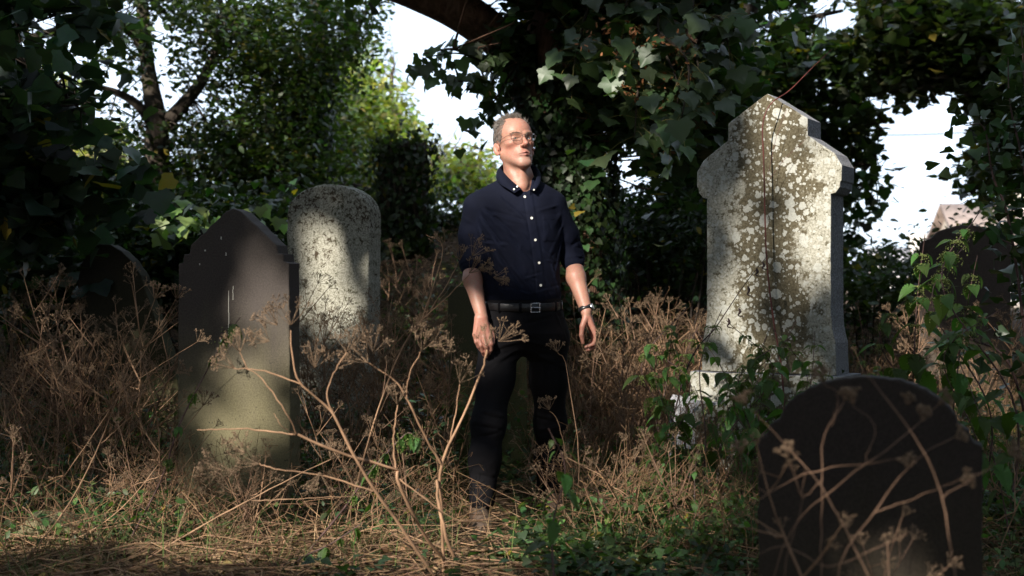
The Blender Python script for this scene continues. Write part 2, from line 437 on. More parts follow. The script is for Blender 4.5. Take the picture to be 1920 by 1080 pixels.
# 2 pointed slate stone, left
def pointed():
    r = [(0, 1.325), (.035, 1.31), (.20, 1.165), (.208, 1.13), (.232, 1.125), (.234, 1.095), (.258, 1.085), (.262, 0)]
    return r + [(-a, b) for a, b in r[::-1] if a > 0]
M['slate'] = slate('brown_slate', (.060, .050, .045), .85, .25, 1.0, (.155, .138, .075))
hs = headstone('brown slate headstone with a pointed gable top, left of the big dry umbellifer', 448, 5.55, R(-13), pointed(), .115, M['slate'], 5)
a = Acc()
for (x0, z0, w, h) in ((-.02, .78, .0016, .19), (.0, .93, .0012, .06), (-.055, 1.19, .0028, .012), (-.13, 1.14, .004, .006), (-.032, 1.12, .0028, .014), (-.155, 1.08, .002, .008), (-.055, .74, .003, .02)):
    for k in range(4):
        zz = z0 + h * k / 4; V = np.array([[x0 - w, 0, zz], [x0 + w, 0, zz], [x0 + w * .8, 0, zz + h / 4], [x0 - w * .8, 0, zz + h / 4]])
        V[:, 1] = -.0575 - .0018; V[:, 0] += .001 * math.sin(9 * k + x0 * 90); a.add(V, [[0, 1, 2, 3]])
link('bird_droppings', a.mesh('bird_droppings', [plain('dried_white_dropping', (.6, .58, .52), .8)]), hs, kind='stuff')

# 3 round-topped pale stone behind it
def rounded(w, h, rise, notch=0):
    r = arc(0, h - rise, w, rise, 90, 0, 16)
    return [(a, b) for a, b in r] + [(w * .985, 0), (-w * .985, 0)] + [(-a, b) for a, b in r[::-1][:-1]]
headstone('pale mottled headstone with an arched top, behind the pointed slate one', 622, 7.0, R(-17), rounded(.245, 1.56, .17), .17, mottled_stone(), 8, bevel=.014, lean=(0, R(.6)))

# 4 dark stone in the right foreground
def shouldered(w, h):
    r = arc(0, h - .125, w * .80, .125, 90, 6, 24)
    r += [(w * .86, h - .120), (w * .885, h - .125), (w * .90, h - .14), (w * .93, h - .152), (w * .985, h - .158), (w, h - .166), (w, 0)]
    return r + [(-a, b) for a, b in r[::-1] if a > 1e-6]
headstone('near black headstone with round top and small shoulders behind dry stalks, lower right', 1628, 3.2, R(-20), shouldered(.268, .83), .075,
          slate('black_slate', (.030, .023, .019), .7, .1, .7, (.036, .029, .015)), 9, bevel=.006, base=0.0)

# 5 leaning dark stone at the far left
def pointed_arch(w, h):
    r = [(0, h), (.05, h - .008), (.12, h - .05), (.18, h - .12), (.225, h - .21), (.255, h - .32), (w, h - .42), (w, 0)]
    return r + [(-a, b) for a, b in r[::-1] if a > 0]
headstone('dark leaning headstone with a rounded pointed head, far left among dry stems', 322, 7.2, R(-24), pointed_arch(.25, 1.37), .075,
          slate('dark_green_slate', (.040, .036, .03), .8, .3, 1.6, (.065, .062, .026)), 10, lean=(R(-4), R(-27)))

# 6 green-stained stone behind the man's legs
headstone('low green stained slab standing behind the legs of the man', 918, 6.75, R(4), [(-.20, 0), (-.205, .98), (-.19, 1.0), (.195, .99), (.205, .97), (.2, 0)], .07,
          slate('green_slate', (.05, .045, .03), .9, .2, 1.4, (.085, .085, .035)), 11, lean=(0, R(-1)))

# 7 brown stone at the far right behind nettles
headstone('wide brown slate headstone with a low curved top behind the tall nettles', 1808, 7.9, R(-14),
          [(-.262, 0), (-.265, 1.05), (-.25, 1.07), (-.20, 1.085), (-.16, 1.13), (-.05, 1.165), (.05, 1.165), (.16, 1.13), (.20, 1.085), (.24, 1.07), (.265, 1.05), (.262, 0)], .09,
          slate('brown_black_slate', (.075, .058, .05), .3, .2, .8, (.08, .07, .035)), 12, base=.27)

# 8 toppled kerb stones beside the tall one
for i, (px, py, Y, sx, sy, sz, rot, lab) in enumerate((
        (1318, 800, 6.2, .24, .26, .30, (R(4), R(-6), R(24)), 'lichen crusted square stone block against the left foot of the tall pale headstone'),
        (1300, 835, 5.7, .34, .22, .09, (R(-5), R(3), R(-12)), 'broken flat stone lying in weeds below the square lichen block'),
        (120, 985, 5.2, .34, .22, .07, (R(4), R(2), R(8)), 'dark flat kerb stone half buried in straw, lower left'))):
    p = W(px, py, Y); p[2] = max(p[2] - sz * .5, float(gz(p[0], p[1])) - sz * .3) if i < 1 else float(gz(p[0], p[1])) + .0
    nm = ('stone_block', 'flat_stone', 'kerb_stone')[i]
    t = thing(nm, lab, 'stone', tuple(p), 0, me=slab_mesh(nm, [(-sx / 2, 0), (-sx * .46, sz * .9), (-sx * .3, sz), (sx * .38, sz * .95), (sx * .48, sz * .8), (sx / 2, 0)], sy, [mb if i < 2 else M['slate']], .02, 20 + i, .005))
    t.rotation_euler = rot
# ---------------------------------------------------------------- the man: implicit surfaces turned into meshes
class Field:
    def __init__(s, lo, hi, h):
        s.lo = np.array(lo, float); s.h = h; s.n = np.ceil((np.array(hi) - s.lo) / h).astype(int) + 1
        s.F = np.full(s.n, 1.0, np.float32)
    def block(s, lo, hi):
        i0 = np.clip(np.floor((np.array(lo) - s.lo) / s.h).astype(int), 0, s.n); i1 = np.clip(np.ceil((np.array(hi) - s.lo) / s.h).astype(int) + 1, 0, s.n)
        sl = tuple(slice(a, b) for a, b in zip(i0, i1))
        ax = [(s.lo[k] + s.h * np.arange(i0[k], i1[k])).astype(np.float32) for k in range(3)]
        return sl, np.stack(np.meshgrid(*ax, indexing='ij'), -1)
    def op(s, fn, lo, hi, k=.01, mode='add', pad=None):
        pad = (k + 4 * s.h) if pad is None else pad
        sl, P = s.block(np.array(lo) - pad, np.array(hi) + pad)
        if P.size == 0: return
        d = fn(P); f = s.F[sl]
        if mode == 'sub': f = -f
        hh = np.maximum(k - np.abs(f - d), 0) / max(k, 1e-6); r = np.minimum(f, d) - hh * hh * k * .25
        s.F[sl] = -r if mode == 'sub' else r
    def cone(s, a, b, ra, rb=None, k=.01, mode='add'):
        rb = ra if rb is None else rb; a = np.array(a, float); b = np.array(b, float); ab = b - a; L = ab @ ab + 1e-12; m = max(ra, rb)
        def fn(P):
            t = np.clip(((P - a) @ ab) / L, 0, 1); return np.linalg.norm(P - (a + t[..., None] * ab), axis=-1) - (ra + (rb - ra) * t)
        s.op(fn, np.minimum(a, b) - m, np.maximum(a, b) + m, k, mode)
    def chain(s, pts, rs, k=.01):
        for i in range(len(pts) - 1): s.cone(pts[i], pts[i + 1], rs[i], rs[i + 1], k)
    def ell(s, c, r, Rm=None, k=.01, mode='add'):
        c = np.array(c, float); r = np.array(r, float); Rm = np.eye(3) if Rm is None else Rm; m = r.max()
        def fn(P):
            q = (P - c) @ Rm; l = np.linalg.norm(q / r, axis=-1); g = np.linalg.norm(q / r ** 2, axis=-1) + 1e-6
            return l * (l - 1) / g
        s.op(fn, c - m, c + m, k, mode)
    def column(s, secs, k=.01, p=2.3):
        """secs: rows of z, cx, cy, a, b going down"""
        S = np.array(sorted(secs), float); zz = S[:, 0]
        def fn(P):
            z = P[..., 2]; cx, cy, a, b = (np.interp(z, zz, S[:, i]) for i in (1, 2, 3, 4))
            l = (np.abs((P[..., 0] - cx) / a) ** p + np.abs((P[..., 1] - cy) / b) ** p) ** (1 / p)
            d = (l - 1) * np.minimum(a, b) * .95
            return np.maximum(d, np.maximum(z - zz[-1], zz[0] - z))
        s.op(fn, [(S[:, 1] - S[:, 3]).min(), (S[:, 2] - S[:, 4]).min(), zz[0]], [(S[:, 1] + S[:, 3]).max(), (S[:, 2] + S[:, 4]).max(), zz[-1]], k)
    def ridge(s, a, b, w, h):
        """raise (h>0) or press (h<0) the surface along a segment: cloth folds"""
        a = np.array(a, float); b = np.array(b, float); ab = b - a; L = ab @ ab + 1e-12; pad = 2.6 * w
        sl, P = s.block(np.minimum(a, b) - pad, np.maximum(a, b) + pad)
        if P.size == 0: return
        t = np.clip(((P - a) @ ab) / L, 0, 1); d = np.linalg.norm(P - (a + t[..., None] * ab), axis=-1)
        s.F[sl] -= h * np.exp(-(d / w) ** 2) * np.sin(np.pi * np.clip(t, .04, .96)) ** .5
    def at(s, p):
        q = (np.array(p) - s.lo) / s.h; i = np.clip(q.astype(int), 0, s.n - 2); f = q - i; v = 0
        for dx in (0, 1):
            for dy in (0, 1):
                for dz in (0, 1):
                    v += s.F[i[0] + dx, i[1] + dy, i[2] + dz] * (f[0] if dx else 1 - f[0]) * (f[1] if dy else 1 - f[1]) * (f[2] if dz else 1 - f[2])
        return v
    def front(s, x, z, y0=4.9, y1=6.2):
        """first y where the surface is met going away from the camera"""
        last = 1
        for y in np.arange(y0, y1, s.h * .5):
            if y < s.lo[1]: continue
            v = s.at((x, y, z))
            if v < 0: return y - s.h * .5 * (-v) / (last - v + 1e-9)
            last = v
        return None
    def mesh(s):
        F = s.F; n = s.n; neg = F < 0
        c = np.zeros(n - 1, np.int8)
        for dx in (0, 1):
            for dy in (0, 1):
                for dz in (0, 1): c += neg[dx:n[0] - 1 + dx, dy:n[1] - 1 + dy, dz:n[2] - 1 + dz]
        act = np.argwhere((c > 0) & (c < 8)); idx = np.full(n - 1, -1, np.int32); idx[tuple(act.T)] = np.arange(len(act))
        S = np.zeros((len(act), 3)); N = np.zeros(len(act))
        E = [((0, 0, 0), (1, 0, 0)), ((0, 1, 0), (1, 1, 0)), ((0, 0, 1), (1, 0, 1)), ((0, 1, 1), (1, 1, 1)), ((0, 0, 0), (0, 1, 0)), ((1, 0, 0), (1, 1, 0)), ((0, 0, 1), (0, 1, 1)), ((1, 0, 1), (1, 1, 1)), ((0, 0, 0), (0, 0, 1)), ((1, 0, 0), (1, 0, 1)), ((0, 1, 0), (0, 1, 1)), ((1, 1, 0), (1, 1, 1))]
        for a, b in E:
            fa = F[tuple((act + a).T)]; fb = F[tuple((act + b).T)]; m = (fa < 0) != (fb < 0)
            t = np.where(m, fa / (fa - fb + (fa == fb)), 0)
            S += m[:, None] * (np.array(a) + t[:, None] * (np.array(b) - np.array(a))); N += m
        V = s.lo + s.h * (act + S / N[:, None]); Q = []
        for ax in range(3):
            sl0 = [slice(None)] * 3; sl1 = [slice(None)] * 3; sl0[ax] = slice(0, -1); sl1[ax] = slice(1, None)
            A = neg[tuple(sl0)]; B = neg[tuple(sl1)]; e = np.argwhere(A != B); u, v = (ax + 1) % 3, (ax + 2) % 3
            e = e[(e[:, u] > 0) & (e[:, v] > 0) & (e[:, u] < n[u] - 1) & (e[:, v] < n[v] - 1)]
            du = np.zeros(3, int); du[u] = 1; dv = np.zeros(3, int); dv[v] = 1
            q = np.stack([idx[tuple((e - du - dv).T)], idx[tuple((e - dv).T)], idx[tuple(e.T)], idx[tuple((e - du).T)]], 1)
            fl = ~A[tuple(e.T)]; q[fl] = q[fl][:, ::-1]; Q.append(q)
        Q = np.concatenate(Q); Q = Q[(Q >= 0).all(1)]
        return V, Q

hg = np.random.default_rng(11)
# head frame: yaw towards camera right, face lifted
def rx(a): c, s = math.cos(a), math.sin(a); return np.array([[1, 0, 0], [0, c, -s], [0, s, c]])
def ry(a): c, s = math.cos(a), math.sin(a); return np.array([[c, 0, s], [0, 1, 0], [-s, 0, c]])
def rzm(a): c, s = math.cos(a), math.sin(a); return np.array([[c, -s, 0], [s, c, 0], [0, 0, 1]])
HC = W(966, 269, 5.6); HR = ry(R(-3)) @ rzm(R(24)) @ rx(R(-11)); HS = 1.04
def HW(x, y, z): return HC + HR @ (np.array([x, y, z]) * HS)

lo = W(820, 1030, 5.0); lo = np.array([-.36, 5.0, 0.0]); hi = np.array([.42, 6.1, 1.84])
B = Field([-.25, 5.3, .02], [.36, 5.95, 1.84], .0032)
# trunk and legs beneath the clothes, then neck, arms and hands
z_ = lambda py: CAMZ + (540 - py) / 428.6
x_ = lambda px: (px - 960) / 428.6
B.column([(z_(350), x_(975), 5.62, .07, .06), (z_(375), x_(970), 5.62, .15, .08), (z_(430), x_(970), 5.61, .155, .10), (z_(520), x_(976), 5.61, .14, .095), (z_(600), x_(980), 5.61, .15, .10), (z_(640), x_(980), 5.61, .15, .09)], .03)
B.chain([W(940, 640, 5.6), W(928, 710, 5.56), W(916, 795, 5.49), W(906, 930, 5.42)], [.070, .060, .045, .035], .03)
B.chain([W(1024, 640, 5.61), W(1029, 710, 5.66), W(1032, 795, 5.74), W(1030, 915, 5.85)], [.070, .060, .045, .035], .03)
B.chain([HW(0, .022, -.055), W(973, 338, 5.615), W(972, 370, 5.62)], [.056, .060, .085], .03)
for sx in (-1, 1):   # neck tendons
    B.cone(HW(.052 * sx, .02, -.05), W(978 + 5 * sx, 352, 5.545), .011, .008, .02)
B.cone(HW(0, -.035, -.105), W(980, 345, 5.55), .014, .012, .03)
# his right arm (left in view)
B.chain([W(892, 390, 5.61), W(882, 478, 5.64), W(886, 525, 5.58), W(903, 592, 5.49)], [.040, .036, .040, .0255], .02)
# his left arm
B.chain([W(1043, 385, 5.62), W(1072, 470, 5.66), W(1080, 520, 5.60), W(1099, 582, 5.53)], [.040, .035, .040, .0255], .02)
# his right hand: back of the hand to the camera, fingers loosely down
def hp(px, py, d): return W(px, py, 5.48 + d)
for (a, b) in (((897, 598), (891, 628)), ((900, 598), (899, 631)), ((904, 598), (908, 632)), ((907, 598), (917, 629))):
    B.cone(hp(*a, 0), hp(*b, -.012), .0175, .0115, .012)
for pts, rs in (([(917, 629, -.012), (921, 645, -.022), (920, 656, -.012), (917, 663, .0)], (.0115, .0098, .0088, .0075)),
                ([(908, 632, -.014), (912, 650, -.026), (913, 661, -.014), (912, 669, .002)], (.0115, .0098, .0088, .0075)),
                ([(899, 631, -.012), (902, 648, -.022), (905, 659, -.010), (907, 666, .006)], (.011, .0092, .0082, .007)),
                ([(890, 627, -.008), (893, 641, -.014), (897, 650, -.004), (901, 657, .008)], (.010, .0082, .0074, .0065)),
                ([(908, 602, .006), (919, 616, .012), (924, 630, .008), (925, 643, .0)], (.014, .0115, .0098, .008))):
    B.chain([hp(*p) for p in pts], rs, .004)
for x0, x1 in ((896, 891), (900, 900), (904, 909), (907, 917)): B.ridge(hp(x0, 602, -.018), hp(x1, 628, -.026), .003, .0016)
# his left hand: thumb side to the camera, fingers curling back under
def hq(px, py, d): return W(px, py, 5.52 + d)
for (a, b, d0, d1) in (((1099, 590), (1112, 616), -.002, -.004), ((1101, 590), (1115, 620), .012, .014), ((1101, 592), (1115, 622), .026, .032), ((1098, 592), (1110, 622), .034, .048)):
    B.cone(hq(*a, d0), hq(*b, d1), .0165, .0112, .012)
for pts, rs in (([(1112, 616, -.004), (1118, 633, -.008), (1113, 645, -.006), (1104, 649, -.004)], (.0115, .0095, .0085, .0072)),
                ([(1115, 620, .014), (1120, 638, .012), (1114, 651, .012), (1104, 656, .012)], (.0115, .0095, .0085, .0072)),
                ([(1115, 622, .032), (1118, 640, .032), (1111, 652, .03), (1101, 657, .03)], (.011, .0092, .0082, .007)),
                ([(1110, 622, .048), (1112, 637, .048), (1106, 647, .046), (1098, 651, .046)], (.010, .0082, .0074, .0065)),
                ([(1098, 596, -.008), (1092, 612, -.018), (1090, 628, -.02), (1093, 643, -.016)], (.0145, .0118, .0098, .0078))):
    B.chain([hq(*p) for p in pts], rs, .004)
# head
def E(c, r, k=.012, mode='add', rot=None):
    B.ell(HW(*c), np.array(r) * HS, HR if rot is None else HR @ rot, k, mode)
def Cn(a, b, ra, rb=None, k=.01, mode='add'): B.cone(HW(*a), HW(*b), ra * HS, (rb or ra) * HS, k, mode)
E((0, .022, .034), (.075, .094, .083))                 # skull
E((0, -.018, .030), (.066, .066, .070), .02)           # forehead
E((0, -.020, -.038), (.0555, .057, .070), .03)          # mid face
for s in (-1, 1):
    Cn((.055 * s, .006, -.045), (.016 * s, -.066, -.106), .012, .012, .03)   # jaw line
    E((.045 * s, -.050, -.018), (.015, .018, .010), .02)                    # cheekbone
    Cn((.012 * s, -.081, .017), (.042 * s, -.070, .019), .0085, .0065, .012)   # brow
    E((.0305 * s, -.090, -.001), (.0175, .0155, .0120), .010, 'sub')         # eye socket
    E((.0305 * s, -.0640, -.001), (.0160, .0140, .0120), .004)              # lids
    E((.0305 * s, -.0810, -.0015), (.0140, .0085, .0054), .002, 'sub')       # eye opening
    E((.0128 * s, -.0865, -.037), (.0075, .009, .0065), .006)                # nostril wing
    E((.0070 * s, -.094, -.0445), (.0042, .006, .0042), .002, 'sub')        # nostril
    Cn((.020 * s, -.083, -.040), (.034 * s, -.070, -.066), .0022, .0015, .010, 'sub')   # fold beside the mouth
    ro = rzm(R(-32 * s)) @ rx(R(-10))
    E((.0820 * s, .014, -.022), (.0062, .0165, .0290), .005, rot=ro)         # ear
    E((.0868 * s, .0095, -.018), (.0050, .0100, .0185), .004, 'sub', ro)
    E((.0820 * s, .000, -.026), (.0045, .0045, .0070), .004, rot=ro)
Cn((0, -.080, .008), (0, -.103, -.031), .0062, .0092, .012)  # nose
E((0, -.1025, -.033), (.0100, .0105, .0092), .008)
E((0, -.066, -.105), (.022, .017, .018), .02)           # chin
E((0, -.064, -.066), (.029, .021, .022), .02)           # muzzle
Cn((-.023, -.0795, -.0690), (0, -.0885, -.0640), .0026, .0036, .005); Cn((0, -.0885, -.0640), (.023, -.0795, -.0690), .0036, .0026, .005)
Cn((-.020, -.0790, -.0730), (0, -.0865, -.0760), .0028, .0040, .005); Cn((0, -.0865, -.0760), (.020, -.0790, -.0730), .0040, .0028, .005)
Cn((-.024, -.0820, -.0715), (0, -.0900, -.0695), .0020, .0030, .001, 'sub'); Cn((0, -.0900, -.0695), (.024, -.0820, -.0715), .0030, .0020, .001, 'sub')
for zz, h in ((.052, -.0006), (.062, -.0006), (.071, -.0005)): B.ridge(HW(-.04, -.078, zz), HW(.04, -.078, zz), .003, h)
for s in (-1, 1): B.ridge(HW(.004 * s, -.087, .018), HW(.006 * s, -.083, .034), .0028, -.0014)
V, Q = B.mesh()
# pigment: lips, cheeks, nose, stubble, freckled forearms
loc = (V - HC) @ HR / HS
C = np.tile(np.array([.345, .180, .130]), (len(V), 1))
def blend(mask, c): 
    global C
    C = C * (1 - mask[:, None]) + np.array(c) * mask[:, None]
def gauss(c, r): return np.exp(-np.sum(((loc - np.array(c)) / np.array(r)) ** 2, 1))
inhead = (V[:, 2] > 1.46)
for s in (-1, 1): blend(.55 * gauss((.046 * s, -.062, -.036), (.024, .03, .024)) * inhead, (.46, .17, .13)); blend(.6 * gauss((.084 * s, .014, -.022), (.012, .03, .035)) * inhead, (.47, .17, .13))
blend(.6 * gauss((0, -.105, -.03), (.02, .03, .016)) * inhead, (.46, .16, .12))
blend(.30 * gauss((0, -.075, .055), (.05, .04, .025)) * inhead, (.48, .22, .17))
blend(.45 * gauss((0, -.06, -.095), (.06, .05, .03)) * inhead, (.30, .21, .18))
blend(.85 * np.clip(gauss((0, -.089, -.0635), (.020, .02, .0048)) + gauss((0, -.088, -.0765), (.018, .02, .0052)), 0, 1) * inhead, (.36, .12, .105))
blend(.95 * gauss((0, -.086, -.0698), (.024, .02, .0026)) * inhead, (.06, .02, .02))  # shade between the parted lips painted as a dark line
scalp = (loc[:, 2] > -.03) & inhead
hair_line = np.where(loc[:, 1] < .0, .079 - .30 * np.maximum(0, np.abs(loc[:, 0]) - .030) + .25 * np.clip(-loc[:, 1] - .02, 0, 1), .02)
def hairmask(l):
    """where hair grows, in head coordinates: back, sides, and a top with receding temples"""
    x, y, z = l[:, 0], l[:, 1], l[:, 2]
    side = (y > -.030 - .15 * np.clip(z - .03, 0, .05)) & (z > -.012 + 1.5 * np.clip(-y, 0, .02)) & (np.abs(x) > .045)
    side |= (y > .020) & (z > -.055) & (y > .03 - .6 * (z + .05))
    top = (z > .088 - .10 * np.clip(y + .02, 0, 1)) & (y > -.052 + 9 * np.clip(np.abs(x) - .018, 0, .03) * .25)
    ear = ((y - .012) / .024) ** 2 + ((z + .022) / .042) ** 2 < 1
    return (side | top) & ~(ear & (np.abs(x) > .06)) & ~((y < .012) & (z < .0))
hm = hairmask(loc) & inhead
blend(hm * .55, (.17, .125, .10))
nv = hg.random(len(V)); C *= (1 + .14 * (nv - .5))[:, None]; mot = np.sin(loc[:, 0] * 210 + 3 * np.sin(loc[:, 2] * 160)) * np.sin(loc[:, 2] * 190 + 2 * np.sin(loc[:, 1] * 170)); C *= np.stack([1 + .04 * mot, 1 - .09 * mot, 1 - .10 * mot], 1)
arm = V[:, 2] < 1.25; sp = np.sin(V[:, 0] * 611) * np.sin(V[:, 2] * 547 + V[:, 0] * 300) * np.sin(V[:, 1] * 431 + 2)
blend(arm * np.clip((sp - .72) * 4, 0, .5), (.28, .11, .07))
blend((V[:, 2] < .93) * .28, (.40, .13, .10))
sk_ = NT('skin'); a_ = sk_.n('Attribute'); a_.attribute_name = 'col'
nz_ = sk_.tex(sk_.obj, 160, 4, .7); nb_ = sk_.tex(sk_.obj, 28, 3)
c_ = sk_.mix(sk_.ramp(nb_.outputs['Fac'], .4, .65, 0, .25), a_.outputs['Color'], (.40, .16, .12))
c_ = sk_.mix(.30, c_, nz_.outputs['Color'], 'SOFT_LIGHT')
sk_.color(c_); sk_.set(.48, .4); sk_.p.inputs['Subsurface Weight'].default_value = .08; sk_.p.inputs['Subsurface Radius'].default_value = (.012, .004, .002); sk_.p.inputs['Subsurface Scale'].default_value = .5
sk_.bump(nz_.outputs['Fac'], .3, .002)
man = thing('person', 'standing man in navy shirt and black trousers with glasses, looking up and away', 'person', (0, 0, 0))
root = (0.0, 5.45, 0.05); man.location = root
MO = np.array(root)
def mlink(name, V, polys, mats, **kw):
    par = kw.pop('parent', man); 
    return link(name, mesh_of(name, np.asarray(V) - MO, polys, mats, smooth=kw.pop('smooth', True), col=kw.pop('col', None), mi=kw.pop('mi', None)), par)
mlink('body', V, [Q], [sk_.m], col=C)
# eyes
n = NT('eyeball'); n.set(.12, .6); a = n.n('Attribute'); a.attribute_name = 'col'; n.color(a.outputs['Color']); M['eye'] = n.m
for s in (-1, 1):
    c = np.array([.0305 * s, -.0630, -.001]); la = np.linspace(0, np.pi, 22); lo_ = np.linspace(0, 2 * np.pi, 25)[:-1]
    gaze = np.array([.10, -1, .16]); gaze /= np.linalg.norm(gaze); u = np.cross(gaze, [0, 0, 1.]); u /= np.linalg.norm(u); v = np.cross(u, gaze)
    P = [c + .0122 * (math.cos(t) * gaze + math.sin(t) * (math.cos(p) * u + math.sin(p) * v)) for t in la for p in lo_]
    cc = [(.01, .01, .01) if t < .18 else ((.12, .17, .19) if t < .46 else (.62, .56, .53)) for t in la for p in lo_]
    i = np.arange(21)[:, None] * 24; j = np.arange(24)[None]; F = np.stack([i + j, i + (j + 1) % 24, i + 24 + (j + 1) % 24, i + 24 + j], -1).reshape(-1, 4)
    mlink('eye', [HW(*p) for p in P], [F], [M['eye']], col=cc)

# hair: short strands over the scalp
def strands(name, roots, dirs, length, width, cols, parent=man):
    n = len(roots); side = np.cross(dirs, hg.normal(size=(n, 3))); side /= np.linalg.norm(side, axis=1, keepdims=True) + 1e-9
    L = length[:, None]; bend = hg.normal(0, .12, (n, 3)) + np.array([0, 0, -.12])
    p1 = roots + dirs * L * .5; p2 = roots + (dirs + bend) * L
    w = np.broadcast_to(width, (n,))[:, None]
    VV = np.stack([roots - side * w, roots + side * w, p1 + side * w * .8, p1 - side * w * .8, p2], 1).reshape(-1, 3)
    b = np.arange(n)[:, None] * 5
    q = (b + np.array([[0, 1, 2, 3]])); t = (b + np.array([[3, 2, 4]]))
    return mlink(name, VV, [q, t], [M['hair']], col=np.repeat(cols, 5, 0), smooth=False, parent=parent)
n = NT('grey_brown_hair'); a = n.n('Attribute'); a.attribute_name = 'col'; n.color(a.outputs['Color']); n.set(.5, .4); M['hair'] = n.m
hv = np.where(hm)[0]; pick = hg.choice(hv, 15000); rt = V[pick] + hg.normal(0, .0008, (15000, 3)); ll = loc[pick]
nr = ll - np.array([0, .02, .02]); nr /= np.linalg.norm(nr, axis=1, keepdims=True)
topf = sstep(.06, .10, ll[:, 2])[:, None]
comb = (1 - topf) * np.array([0, .75, -.65]) + topf * np.array([-.25, .35, .30])
dl = nr * (.16 + .60 * topf) + comb * .8 + hg.normal(0, .16, (15000, 3)); dl /= np.linalg.norm(dl, axis=1, keepdims=True)
ln = hg.uniform(.006, .012, 15000) * (1 - topf[:, 0]) + hg.uniform(.016, .030, 15000) * topf[:, 0]
grey = hg.random((15000, 1)); hc = np.array([.06, .048, .038]) * (1 - grey) + np.array([.25, .235, .22]) * grey
hc = hc * (1 - .3 * topf) + topf * .3 * np.array([.12, .08, .055])
strands('hair', rt, dl @ HR.T, ln, .00055, hc)
for s in (-1, 1):
    m = 170; t = hg.random(m); p = np.stack([s * (.012 + .038 * t), -.0880 + .017 * t ** 2 + hg.normal(0, .001, m), .0155 + .006 * np.sin(t * 2.6) + hg.normal(0, .0016, m)], 1)
    d = np.stack([s * np.ones(m), -.2 * np.ones(m), .25 - .5 * t], 1) + hg.normal(0, .15, (m, 3)); d /= np.linalg.norm(d, axis=1, keepdims=True)
    strands('eyebrow', np.array([HW(*q) for q in p]), d @ HR.T, np.full(m, .007), .00035, np.tile([.17, .11, .075], (m, 1)))

# glasses: thin wire frame with clear lenses
gl = Acc(); 
M['wire'] = plain('glasses_wire', (.05, .04, .038), .4, .5)
n = NT('clear_lens'); n.p.inputs['Transmission Weight'].default_value = 1; n.set(.02, .5, IOR=1.04, Alpha=.25); M['lens'] = n.m
gp = thing('glasses', '', ''); del gp['label']; del gp['category']; gp.parent = man; gp.location = (0, 0, 0)
rim = Acc(); lens = Acc()
for s in (-1, 1):
    P = []
    for t in np.linspace(0, 2 * np.pi, 33):
        x = .0225 * np.sign(math.cos(t)) * abs(math.cos(t)) ** .75; z = .0165 * np.sign(math.sin(t)) * abs(math.sin(t)) ** .75
        P.append(HW(s * (.0325) + x, -.097 + .010 * ((s * x + .0325) / .05) ** 2 - .004 * (z / .016), -.001 + z))
    v, f = tube(P, .0011, 5); rim.add(v, f)
    lens.add([np.mean(P, 0)] + P[:-1], [[0, i + 1, (i + 1) % 32 + 1] for i in range(32)])
    v, f = tube(smooth_path([HW(s * .0545, -.088, .008), HW(s * .068, -.070, .009), HW(s * .0765, -.02, .006), HW(s * .0805, .012, .004)], 12), .0009, 5); rim.add(v, f)
v, f = tube(smooth_path([HW(-.0105, -.097, .003), HW(0, -.101, .007), HW(.0105, -.097, .003)], 8), .0009, 5); rim.add(v, f)
def rel(acc): acc.V = [v - MO for v in acc.V]; return acc
link('glasses_frame', rel(rim).mesh('glasses_frame', [M['wire']], True), gp); link('lenses', rel(lens).mesh('lenses', [M['lens']], True), gp)

# ---------------- shirt
S = Field([-.28, 5.40, .98], [.36, 5.80, 1.58], .0036)
secs = [(338, 975, 5.62, .066, .06), (348, 974, 5.62, .105, .075), (358, 972, 5.62, .150, .088), (370, 970, 5.62, .180, .10), (390, 969, 5.615, .190, .113), (425, 970, 5.61, .188, .124), (460, 973, 5.61, .181, .126), (500, 976, 5.61, .172, .125), (530, 978, 5.61, .168, .124), (552, 979, 5.61, .173, .127), (563, 979, 5.61, .168, .122)]
S.column([(z_(a), x_(b), c, d, e) for a, b, c, d, e in secs], .01, 2.15)
S.cone(W(955, 347, 5.62), W(892, 382, 5.62), .045, .046, .03); S.cone(W(990, 348, 5.62), W(1040, 380, 5.62), .045, .046, .03)
AL = [W(893, 390, 5.62), W(884, 440, 5.635), W(882, 478, 5.64), W(885, 500, 5.615)]
AR = [W(1038, 387, 5.62), W(1062, 440, 5.645), W(1071, 472, 5.655), W(1075, 492, 5.635)]
S.chain(AL, [.057, .056, .054, .051], .018); S.chain(AR, [.056, .054, .051, .049], .018)
def disc(c, d, r, w, k=.004):   # rolled cuff
    c = np.array(c); d = np.array(d) / np.linalg.norm(d)
    def fn(P):
        q = P - c; h = q @ d; rr = np.linalg.norm(q - h[..., None] * d, axis=-1)
        return np.hypot(np.maximum(rr - r + .008, 0), np.maximum(np.abs(h) - w + .008, 0)) - .008
    S.op(fn, c - r - w, c + r + w, k)
disc(W(884, 492, 5.625), AL[3] - AL[2], .0555, .020); disc(W(1074, 485, 5.643), AR[3] - AR[2], .0530, .020)
